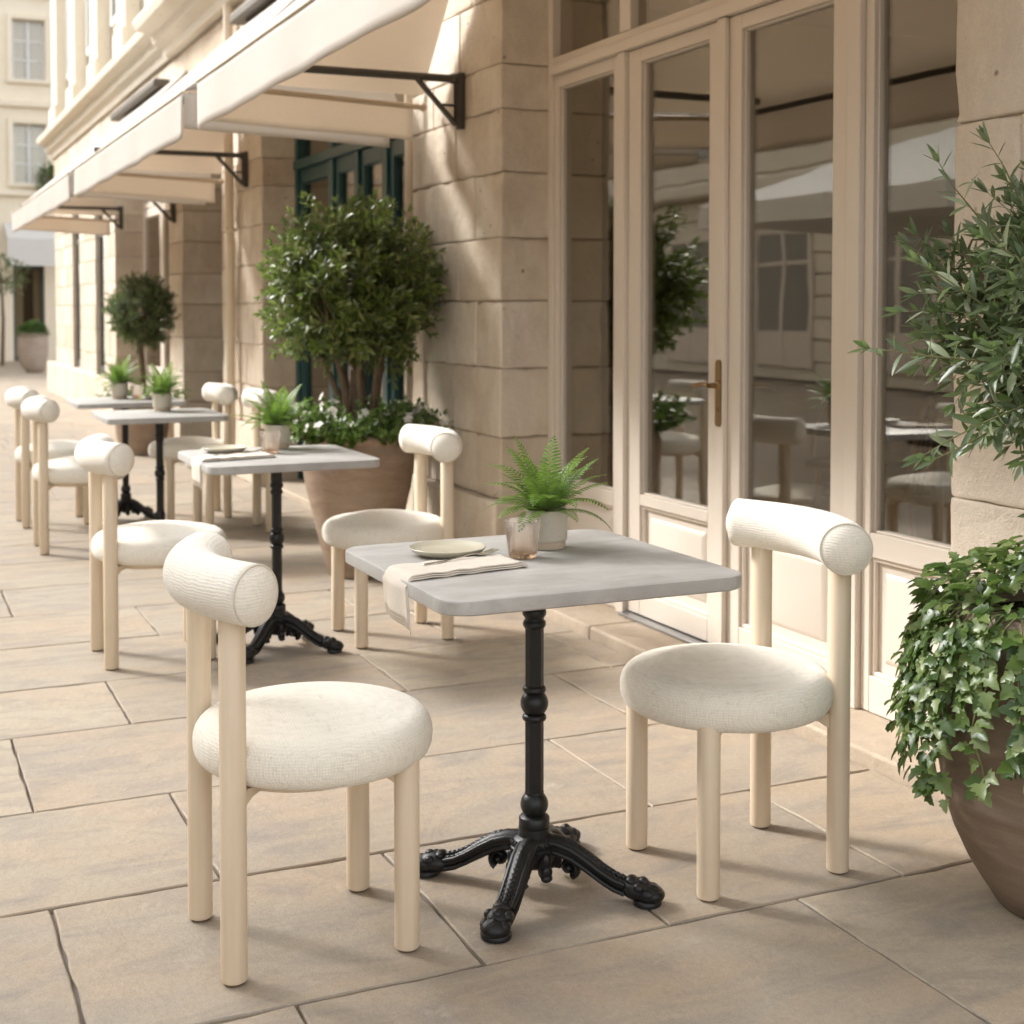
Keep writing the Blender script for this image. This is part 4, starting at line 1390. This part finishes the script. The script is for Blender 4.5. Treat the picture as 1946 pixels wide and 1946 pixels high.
# ------------------------------------------------------------------ potted ferns
def make_fern():
    root = empty('potted_fern')
    b = MB()
    prof = [(.041, .0), (.043, .002), (.0435, .017), (.0475, .020), (.0485, .024), (.0488, .088), (.0484, .0905), (.0470, .091), (.0455, .089), (.0452, .072)]
    b.lathe(prof, 48)
    b.build('pot', M['ceramic'], root, smooth=40)
    b = MB(); b.lathe([(.0405, .0005), (.0437, .002), (.0441, .0165), (.0436, .0195)], 48); b.build('foot_band', M['bisque'], root, smooth=40)
    b = MB(); b.lathe([(.001, .083), (.03, .082), (.0453, .078)], 28, cap0=False, cap1=False); b.build('soil', M['soil'], root, smooth=60, recalc=True)
    rnd = random.Random(77)
    b = MB(); st = MB()
    nf = 42
    for k in range(nf):
        a = k * 2.39996 + rnd.uniform(-.25, .25)
        ring = k / nf
        L = (.135 + .075 * rnd.random()) * (1.0 - .15 * ring)
        el = R(82 - 62 * ring + rnd.uniform(-8, 8))
        p = Vector((.010 * math.cos(a), .010 * math.sin(a), .082))
        d = Vector((math.cos(a) * math.cos(el), math.sin(a) * math.cos(el), math.sin(el)))
        pts = [p.copy()]
        n = 21
        bend = rnd.uniform(.04, .11)
        for j in range(n):
            d = (d + Vector((math.cos(a) * .012, math.sin(a) * .012, -bend * (.25 + j / n)))).normalized()
            p = p + d * (L / n)
            pts.append(p.copy())
        st.tube(pts[::2], [.0011 * (1 - .75 * i / 13) for i in range(len(pts[::2]))], 4)
        for j in range(3, n + 1):
            f = j / n
            ax = (pts[j] - pts[j - 1]).normalized()
            side = ax.cross(Vector((0, 0, 1)))
            if side.length < .05: side = Vector((-math.sin(a), math.cos(a), 0))
            side.normalize()
            upn = side.cross(ax)
            w = .034 * (math.sin(math.pi * min(1, (f * .86 + .10))) ** .8) * (1.05 - .25 * f) * L / .17
            for sg in (-1, 1):
                ld = side * sg + ax * .38 + upn * .06
                leaf(b, pts[j] - ax * (L / n) * (.0 if sg > 0 else .5), ld, upn, max(.004, w * rnd.uniform(.9, 1.08)), .0056 * L / .17, .15, .20, 'lance')
    o = b.build('fronds', M['fern'], root, smooth=180)
    st.build('stalks', M['twig'], o, smooth=180)
    return root
fern = make_fern()
for i, (x, y, s, rz, lab) in enumerate([
        (1.412, 2.917, 1.0, 0.0, 'bright green fern in a speckled cup pot on the nearest table'),
        (1.440, 5.44, 1.05, 1.3, 'fern in a speckled pot on the second table'),
        (1.395, 7.68, 1.05, 2.9, 'blurred fern in a pale pot on the third table'),
        (1.345, 8.83, 1.05, 4.4, 'blurred fern in a pale pot on the farthest table, beside a clear glass')]):
    o = fern if i == 0 else copy_tree(fern)
    o.location = (x, y, TABLE_H + .0005); o.rotation_euler = (0, 0, rz); o.scale = (s, s, s)
    tag(o, lab, 'potted fern', 'ferns on the cafe tables')

# ------------------------------------------------------------------ tableware
def make_glass():
    b = MB()
    prof = [(.0005, .0), (.026, .0), (.031, .003), (.0335, .012), (.0425, .086), (.0418, .0872), (.0405, .086), (.0318, .016), (.028, .010), (.0005, .009)]
    seg = 60
    rings = []
    for i, (r, z) in enumerate(prof):
        ring = []
        for k in range(seg):
            a = 2 * math.pi * k / seg
            q = 1 + (.018 * math.cos(a * 10) if 2 <= i <= 3 or i == 7 else 0) * (1.0 if z < .05 else .4)
            ring.append(b.bm.verts.new((r * q * math.cos(a), r * q * math.sin(a), z)))
        rings.append(ring)
    for A, B in zip(rings, rings[1:]):
        for k in range(seg): b.face([A[k], A[(k + 1) % seg], B[(k + 1) % seg], B[k]])
    b.face(rings[0][::-1]); b.face(rings[-1])
    return b.build('tumbler', M['glassware'], None, smooth=50)
tum = make_glass()
for i, (x, y, s, lab) in enumerate([
        (1.306, 2.822, .97, 'blush glass tumbler on the nearest table, in front of the fern pot'),
        (1.366, 5.27, .95, 'blush glass tumbler on the second table beside the napkin'),
        (1.445, 8.79, .95, 'small clear-looking tumbler on the farthest table next to its fern')]):
    o = tum if i == 0 else copy_tree(tum)
    o.location = (x, y, TABLE_H + .0005); o.scale = (s, s, s)
    tag(o, lab, 'glass', 'glass tumblers on the cafe tables')

def make_plate():
    b = MB()
    b.lathe([(.001, .0), (.058, .0), (.062, .002), (.078, .009), (.0865, .0165), (.0875, .0185), (.0865, .0195), (.0840, .0185), (.074, .0125), (.064, .0095), (.001, .0085)], 72)
    return b.build('plate', M['plate'], None, smooth=60)
pl = make_plate()
for i, (x, y, lab) in enumerate([
        (1.166, 2.925, 'olive beige stoneware plate on the nearest table'),
        (1.216, 5.385, 'olive beige plate on the second table behind its napkin'),
        (1.56, 8.70, 'pale plate on the farthest table, right of the fern')]):
    o = pl if i == 0 else copy_tree(pl)
    o.location = (x, y, TABLE_H + .0005)
    tag(o, lab, 'plate', 'plates on the cafe tables')

def make_napkin():
    # folded strip lying on the table along +x, its left end draped over the table edge (edge at local x = 0)
    b = MB()
    uvs = {}
    def layer(zoff, x1, w, drop, seed, skew):
        rnd = random.Random(seed)
        nu, nv = 46, 22
        G = []
        for i in range(nu + 1):
            f = i / nu
            s = -drop + (x1 + drop) * f      # arc length from the table edge
            row = []
            for j in range(nv + 1):
                g = j / nv - .5
                rad = .010 + zoff
                if s > rad:
                    x, z = s, zoff
                elif s > -rad * .6:
                    a = (rad - s) / (rad * 1.6) * (math.pi / 2)
                    x = rad - rad * math.sin(a) - .001; z = zoff - rad * (1 - math.cos(a))
                else:
                    d = -s - rad * .6
                    x = -.0035 - zoff * .5 - .04 * d + .007 * math.sin(g * 5 + 1.0) * min(1, d / .06); z = zoff - rad - d
                over = max(0.0, -s)
                wid = w * (1 + .10 * min(1, over / .1) - .12 * (f - .4))
                y = g * wid + skew * (s - .05)
                if over > 0:
                    y += -.12 * over + .15 * over * g
                    z += .05 * over * g * 2 - (.20 * over * max(0, -g))
                    x += -.010 * math.sin(g * 7 + 1) * min(1, over / .07)
                else:
                    z += (.0016 * math.sin(g * 7 + s * 40) ** 2 + .0012 * math.sin(s * 55 + g * 4) ** 2) 
                v = b.bm.verts.new((x, y, z))
                uvs[v] = (f, j / nv)
                row.append(v)
            G.append(row)
        for i in range(nu):
            for j in range(nv): b.face([G[i][j], G[i + 1][j], G[i + 1][j + 1], G[i][j + 1]])
    layer(.0012, .290, .130, .085, 3, .10)
    layer(.0050, .286, .126, .080, 5, .10)
    layer(.0088, .280, .122, .074, 8, .11)
    uvl = b.bm.loops.layers.uv.new('UVMap')
    for fc in b.bm.faces:
        for lp in fc.loops: lp[uvl].uv = uvs[lp.vert]
    o = b.build('napkin', M['napkin'], None, smooth=180)
    m = o.modifiers.new('thick', 'SOLIDIFY'); m.thickness = .0024; m.offset = 0
    return o
nap = make_napkin()
for i, (x, y, rz, lab) in enumerate([
        (.9735, 2.735, R(2), 'striped linen napkin folded on the nearest table, one end hanging over its left edge'),
        (1.0515, 5.115, R(2), 'pale folded napkin on the second table, one end hanging over its left edge')]):
    o = nap if i == 0 else copy_tree(nap)
    o.location = (x, y, TABLE_H + .0012); o.rotation_euler = (0, 0, rz)
    tag(o, lab, 'napkin', 'linen napkins on the cafe tables')

def make_fork():
    b = MB()
    H = [(-.115, .0035, .0040), (-.10, .0042, .0036), (-.05, .0032, .0040), (0.0, .0024, .0060), (.02, .0026, .0085), (.035, .0050, .0085), (.046, .0105, .0065), (.056, .0118, .0050), (.064, .0118, .0052)]
    A = []
    for x, w, z in H:
        A.append([b.bm.verts.new((x, s * w, z + dz)) for s, dz in ((-1, 0), (1, 0), (1, .0016), (-1, .0016))])
    for p, q in zip(A, A[1:]):
        for k in range(4): b.face([p[k], p[(k + 1) % 4], q[(k + 1) % 4], q[k]])
    b.face(A[0][::-1]); b.face(A[-1])
    for t in range(4):
        yc = -.0100 + .00667 * t
        S = []
        for x, z in ((.064, .0052), (.080, .0070), (.096, .0095), (.103, .0110)):
            w = .0017 if x < .1 else .0006
            S.append([b.bm.verts.new((x, yc + s * w, z + dz)) for s, dz in ((-1, 0), (1, 0), (1, .0015), (-1, .0015))])
        for p, q in zip(S, S[1:]):
            for k in range(4): b.face([p[k], p[(k + 1) % 4], q[(k + 1) % 4], q[k]])
        b.face(S[0][::-1]); b.face(S[-1])
    return b.build('fork', M['steel'], None, bevel=.0006)
fk = make_fork()
for i, (x, y, rz, lab) in enumerate([
        (1.152, 2.800, R(21), 'steel fork lying on the napkin of the nearest table'),
        (1.225, 5.18, R(21), 'steel fork lying on the napkin of the second table')]):
    o = fk if i == 0 else copy_tree(fk)
    o.location = (x, y, TABLE_H + .0105); o.rotation_euler = (0, 0, rz)
    tag(o, lab, 'fork', 'forks on the napkins')

# ------------------------------------------------------------------ building across the end of the street
eb = empty('end_building', (4.0, 36, 0)); tag(eb, 'pale building closing the far end of the street, white paned windows above a white blind', 'building')
def part_box(parent, off, name, mat, boxes, bevel=0.0):
    b = MB()
    for q in boxes: b.box(q[0] - off[0], q[1] - off[0], q[2] - off[1], q[3] - off[1], q[4], q[5])
    return b.build(name, mat, parent, bevel=bevel)
EO = (4.0, 36)
wins = [(x, z) for x in (-2.2, .42, 3.02, 5.62) for z in (4.33, 6.85, 9.4)]
W_, H_ = .76, 1.45
# wall as strips round the window openings
strips = []
xsw = sorted(set(x for x, z in wins)); zsw = sorted(set(z for x, z in wins))
zz = 0.0
for z in zsw:
    if z == zsw[0]:
        strips += [(-6, 2.98, 36, 36.6, 0, 2.35), (3.72, 9, 36, 36.6, 0, 2.35)]
        strips.append((-6, 9, 36, 36.6, 2.35, z))
    else:
        strips.append((-6, 9, 36, 36.6, zz, z))
    xx = -6
    for x in xsw:
        strips.append((xx, x, 36, 36.6, z, z + H_)); xx = x + W_
    strips.append((xx, 9, 36, 36.6, z, z + H_))
    zz = z + H_
strips.append((-6, 9, 36, 36.6, zz, 13.5))
part_box(eb, EO, 'wall', M['stone_cream'], strips)
part_box(eb, EO, 'ledge', M['stone_cream'], [(-6, 9, 35.86, 35.995, 4.02, 4.16), (-6, 9, 35.88, 35.995, 6.18, 6.34), (-6, 9, 35.88, 35.995, 8.85, 9.0)], .02)
for x, z in wins:
    part_box(eb, EO, 'window_surround', M['stone_cream'], [(x - .12, x - .002, 35.93, 35.998, z - .1, z + H_ + .12), (x + W_ + .002, x + W_ + .12, 35.93, 35.998, z - .1, z + H_ + .12), (x - .002, x + W_ + .002, 35.93, 35.998, z + H_ + .002, z + H_ + .12)], .01)
    bx = [(x + .003, x + .06, 36.12, 36.18, z + .003, z + H_), (x + W_ - .06, x + W_ - .003, 36.12, 36.18, z + .003, z + H_), (x + W_ / 2 - .035, x + W_ / 2 + .035, 36.11, 36.18, z + .003, z + H_)]
    for a, c in ((x + .06, x + W_ / 2 - .035), (x + W_ / 2 + .035, x + W_ - .06)):
        for q in (z + .003, z + H_ * .32, z + H_ * .64, z + H_ - .06): bx.append((a, c, 36.125, 36.175, q, q + .04))
    w = part_box(eb, EO, 'window', M['white'], bx)
    part_box(eb, EO, 'pane', M['pane_far'], [(x + .06, x + W_ - .06, 36.145, 36.150, z, z + H_)]).parent = w
    part_box(eb, EO, 'curtain', M['net'] if z < 5 else M['curtain'], [(x, x + W_ * .40, 36.30, 36.32, z, z + H_), (x + W_ * .6, x + W_, 36.30, 36.32, z, z + H_)]).parent = w
    part_box(eb, EO, 'room_back', M['inside'], [(x - .1, x + W_ + .1, 36.62, 36.70, z - .1, z + H_ + .1)]).parent = w
    part_box(eb, EO, 'sill', M['stone_cream'], [(x - .14, x + W_ + .14, 35.90, 35.998, z - .09, z - .005)]).parent = w
d = part_box(eb, EO, 'shop_door', M['slate'], [(2.985, 3.05, 36.2, 36.28, 0, 2.34), (3.65, 3.715, 36.2, 36.28, 0, 2.34), (3.05, 3.65, 36.2, 36.28, 2.25, 2.34), (3.05, 3.65, 36.2, 36.28, 0, .1)])
part_box(eb, EO, 'pane', M['pane_far'], [(3.05, 3.65, 36.235, 36.24, .1, 2.25)]).parent = d
part_box(eb, EO, 'curtain', M['curtain'], [(3.05, 3.25, 36.5, 36.53, .1, 2.25), (3.5, 3.65, 36.5, 36.53, .1, 2.25)]).parent = d
part_box(eb, EO, 'room_back', M['inside'], [(2.9, 3.8, 36.62, 36.7, 0, 2.4)]).parent = d

bl = empty('shop_blind', (3.4, 35.9, 0)); tag(bl, 'white box-shaped blind above the shop door of the end building', 'awning')
b = MB()
b.prism([(-.02, 3.35), (-.95, 2.95), (-.95, 2.30), (-.93, 2.30), (-.93, 2.93), (-.02, 3.32)], 'x', -.62, .75)
b.build('blind_cloth', M['canvas_white'], bl)
b = MB(); b.tube([(-.62, -.93, 2.93), (.75, -.93, 2.93)], .02, 8); b.build('front_bar', M['white'], bl)

# hanging greenery on the end building ledge and a slim tree beside its door
def clump(name, loc, rad, n, mat, label, cat, L=.07, trunk=None, seed=4):
    root = empty(name, loc); tag(root, label, cat)
    rnd = random.Random(seed); b = MB()
    for k in range(n):
        v = rdir(rnd); q = lump(v, seed, .35) * rnd.uniform(.3, 1) ** .5
        p = Vector((v.x * rad[0] * q, v.y * rad[1] * q, v.z * rad[2] * q))
        leaf(b, p, v + rdir(rnd) * .8, Vector((0, 0, 1)), L * rnd.uniform(.7, 1.2), L * .5, .2, .15, 'oval')
    b.build('foliage', mat, root, smooth=180)
    s = MB()
    if trunk:
        s.tube([(0, 0, -loc[2]), (.03, 0, -loc[2] * .5), (0, 0, 0)], [.05, .04, .02], 8)
    for k in range(8):
        v = rdir(rnd); e = Vector((v.x * rad[0] * .8, v.y * rad[1] * .8, v.z * rad[2] * .8))
        s.tube([(0, 0, -rad[2] * .5), e * .5, e], [.015, .01, .004], 6)
    s.build('trunk' if trunk else 'stems', M['bark'], root)
    return root
clump('ledge_plant', (3.86, 35.75, 4.42), (.28, .22, .40), 620, M['box'], 'leafy green bush on the ledge between the two far window rows', 'plant', .09)
clump('street_tree', (2.50, 33.2, 2.05), (.62, .55, .42), 700, M['topiary'], 'slim young tree at the far left edge in front of the end building', 'tree', .09, True, 8)

# ------------------------------------------------------------------ across the street (seen mirrored in the panes)
ob = empty('opposite_building', (-9, 15, 0)); tag(ob, 'cream stone building across the street, mirrored in the door panes', 'building')
b = MB(); 
z = 0.0
rnd = random.Random(2)
while z < 9.3:
    b.box(-9.6, -9.0 + .0, -4, 46, z + .012, z + .36)
    z += .375
b.build('wall', M['stone_pale'], ob, bevel=.02, loc=(9, -15, 0))
b = MB(); b.box(-9.6, -9.03, -4, 46, 0, 9.4); b.build('mortar_core', M['joint'], ob, loc=(9, -15, 0))
yy_ = -2.0
k = 0
while yy_ < 44:
    for z0, z1 in ((.25, 2.7), (4.2, 6.5), (7.3, 9.0)):
        b = MB(); w = 1.25 if z0 > 1 else 1.7
        b.box(-8.995, -8.93, yy_, yy_ + .1, z0, z1); b.box(-8.995, -8.93, yy_ + w - .1, yy_ + w, z0, z1); b.box(-8.995, -8.93, yy_ + .1, yy_ + w - .1, z1 - .1, z1); b.box(-8.995, -8.93, yy_ + w / 2 - .05, yy_ + w / 2 + .05, z0, z1 - .1)
        for zq in ((z0 + .75, z0 + 1.5) if z0 > 1 else (.85, 2.05)):
            b.box(-8.99, -8.935, yy_ + .1, yy_ + w / 2 - .05, zq, zq + .06); b.box(-8.99, -8.935, yy_ + w / 2 + .05, yy_ + w - .1, zq, zq + .06)
        if z0 < 1: b.box(-8.985, -8.94, yy_ + .1, yy_ + w / 2 - .05, z0, .85); b.box(-8.985, -8.94, yy_ + w / 2 + .05, yy_ + w - .1, z0, .85)
        else:
            for q in range(9): b.box(-8.90, -8.88, yy_ + .02 + q * (w - .06) / 8, yy_ + .04 + q * (w - .06) / 8, z0 + .02, z0 + .9)
            b.box(-8.91, -8.87, yy_ - .05, yy_ + w + .05, z0 + .9, z0 + .94)
        o = b.build('window', M['white'] if z0 > 1 else M['paint'], ob, loc=(9, -15, 0))
        p = MB(); p.box(-8.996, -8.96, yy_ + .1, yy_ + w / 2 - .05, z0, z1 - .1); p.box(-8.996, -8.96, yy_ + w / 2 + .05, yy_ + w - .1, z0, z1 - .1)
        p.build('pane', M['greyglass'], o)
    yy_ += 3.1; k += 1
b = MB(); b.box(-9.0, -8.6, -4, 46, 3.4, 3.65); b.box(-9.6, -8.6, -4, 46, 9.42, 9.7)
b.build('cornice', M['stone_pale'], ob, bevel=.05, loc=(9, -15, 0))

pr = empty('parasol', (-3.55, 10.1, 0)); tag(pr, 'white square parasol across the street, mirrored in the right-hand panes', 'parasol')
b = MB()
h = 1.75
ring = [(h, h), (0, h * 1.0), (-h, h), (-h, 0), (-h, -h), (0, -h), (h, -h), (h, 0)]
ap = b.bm.verts.new((0, 0, 3.0))
mid = [b.bm.verts.new((x * .55, y * .55, 2.62)) for x, y in ring]
edge = [b.bm.verts.new((x, y, 2.30)) for x, y in ring]
lowr = [b.bm.verts.new((x * 1.005, y * 1.005, 2.08)) for x, y in ring]
for k in range(8):
    k2 = (k + 1) % 8
    b.face([ap, mid[k], mid[k2]]); b.face([mid[k], edge[k], edge[k2], mid[k2]]); b.face([edge[k], lowr[k], lowr[k2], edge[k2]])
o = b.build('canopy', M['canvas_white'], pr, recalc=True); m = o.modifiers.new('thick', 'SOLIDIFY'); m.thickness = .006
b = MB(); b.tube([(0, 0, .08), (0, 0, 3.0)], .025, 12); b.build('pole', M['white'], pr, smooth=50)
b = MB(); b.box(-.35, .35, -.35, .35, 0, .08); b.build('base', M['darkmetal'], pr, bevel=.02)

# ------------------------------------------------------------------ furniture inside the café
def make_bistro_chair():
    root = empty('bistro_chair')
    b = MB(); b.lathe([(.02, .43), (.19, .43), (.205, .44), (.205, .452), (.19, .458), (.02, .455)], 28); b.build('seat', M['rattan'], root, smooth=40)
    b = MB()
    pts = [(-.20 + .10 * math.cos(t) * -1 * 0, .19 * math.cos(t), .46 + .42 * math.sin(t)) for t in [math.pi * k / 14 for k in range(15)]]
    b.tube([(p[0] - .12 * (p[2] - .46), p[1], p[2]) for p in pts], .012, 8)
    for y in (-.09, 0, .09): b.tube([(-.19, y, .46), (-.235, y, .83)], .006, 6)
    b.build('backrest', M['rattan'], root, smooth=50)
    for sx in (-1, 1):
        for sy in (-1, 1):
            b = MB(); b.tube([(sx * .13, sy * .13, .44), (sx * .18, sy * .18, 0)], [.014, .011], 8); b.build('leg', M['rattan'], root, smooth=50)
    return root
bc = make_bistro_chair()
for i, (x, y, a, lab) in enumerate([(3.95, 4.9, 2.2, 'bentwood bistro chair inside the cafe, behind the left glass door'), (4.6, 5.9, 4.0, 'bentwood bistro chair deeper inside the cafe, past the round table'), (4.1, 3.5, .4, 'bentwood bistro chair inside the cafe, behind the right-hand window')]):
    o = bc if i == 0 else copy_tree(bc)
    o.location = (x, y, .03); o.rotation_euler = (0, 0, a); tag(o, lab, 'chair', 'bistro chairs inside the cafe')
rt = empty('round_table', (4.5, 5.1, .03)); tag(rt, 'round table inside the cafe behind the glass doors', 'table')
b = MB(); b.lathe([(.02, .70), (.36, .70), (.37, .71), (.36, .725), (.02, .725)], 40); b.build('tabletop', M['rattan'], rt, smooth=40)
b = MB(); b.lathe([(.22, 0), (.2, .02), (.03, .05), (.025, .7)], 24); b.build('pedestal', M['iron'], rt, smooth=40)

# ------------------------------------------------------------------ unseen plane tree added left of view to dapple the near paving
def shade_tree(x, y, seed):
    root = empty('shade_tree', (x, y, 0)); tag(root, 'added shade tree left of the tables, out of view, dappling the near paving', 'tree')
    b = MB(); b.tube([(0, 0, -.02), (.02, 0, 1.2), (-.03, .02, 2.6), (0, 0, 3.9), (.05, .02, 5.2)], [.16, .12, .10, .08, .04], 14)
    rnd = random.Random(seed)
    for k in range(14):
        a = k * 2.4; z = 3.2 + .14 * k
        e = Vector((1.15 * math.cos(a), 1.15 * math.sin(a), z + .9))
        b.tube([(0, 0, z), Vector((0, 0, z + .2)).lerp(e, .5), e], [.05, .03, .01], 7)
    b.build('trunk', M['bark'], root, smooth=60)
    b = MB()
    for k in range(70):
        v = rdir(rnd) * rnd.uniform(.35, 1) ** .5
        c = Vector((v.x * 1.35, v.y * 1.35, 4.9 + v.z * 1.0))
        for q in range(34):
            w = rdir(rnd)
            leaf(b, c + w * rnd.uniform(.02, .24), w + rdir(rnd) * .6, Vector((0, 0, 1)), rnd.uniform(.08, .13), .09, .15, .1, 'oval')
    b.build('crown', M['bedding'], root, smooth=180)
shade_tree(-3.1, 6.5, 14)

# ------------------------------------------------------------------ camera
cam = bpy.data.cameras.new('camera')
cam.sensor_width = 36; cam.lens = 49.02
cam.shift_y = -0.1518
cam.clip_start = .05; cam.clip_end = 500
cam.dof.use_dof = True; cam.dof.focus_distance = 2.95; cam.dof.aperture_fstop = 5.0
co_ = bpy.data.objects.new('camera', cam); C.objects.link(co_)
co_.location = (0, 0, 1.3); co_.rotation_euler = (R(88), 0, R(-24.4))
scene.camera = co_

# ------------------------------------------------------------------ light
SUN_EL, SX, SY = 36.0, -.66, .75     # direction towards the sun (horizontal part)
world = bpy.data.worlds.new('World'); scene.world = world; world.use_nodes = True
nt = world.node_tree
bg = nt.nodes['Background']
sky = nt.nodes.new('ShaderNodeTexSky'); sky.sky_type = 'NISHITA'; sky.sun_disc = False
sky.sun_elevation = R(SUN_EL); sky.sun_rotation = math.atan2(SX, SY)
sky.air_density = 1.0; sky.dust_density = 3.0; sky.ozone_density = 0.6
hs = nt.nodes.new('ShaderNodeHueSaturation'); hs.inputs['Saturation'].default_value = .14
nt.links.new(sky.outputs[0], hs.inputs['Color']); nt.links.new(hs.outputs[0], bg.inputs[0])
bg.inputs[1].default_value = 0.15
sun = bpy.data.lights.new('sun', 'SUN'); sun.energy = 1.55; sun.angle = R(11.0); sun.color = (1.0, .975, .945)
so = bpy.data.objects.new('sun', sun); C.objects.link(so)
hl = math.hypot(SX, SY); el = R(SUN_EL)
dirv = Vector((SX / hl * math.cos(el), SY / hl * math.cos(el), math.sin(el)))
so.rotation_euler = dirv.to_track_quat('Z', 'Y').to_euler(); so.location = dirv * 30

vs = scene.view_settings
vs.view_transform = 'Standard'; vs.look = 'None'; vs.gamma = 1.0; vs.use_curve_mapping = False
vs.exposure = 1.75
scene.render.engine = 'CYCLES'
cy = scene.cycles
cy.use_denoising = True
cy.max_bounces = 8; cy.diffuse_bounces = 4; cy.glossy_bounces = 4; cy.transmission_bounces = 8; cy.transparent_max_bounces = 16
cy.caustics_reflective = False; cy.caustics_refractive = False
cy.sample_clamp_indirect = 6.0
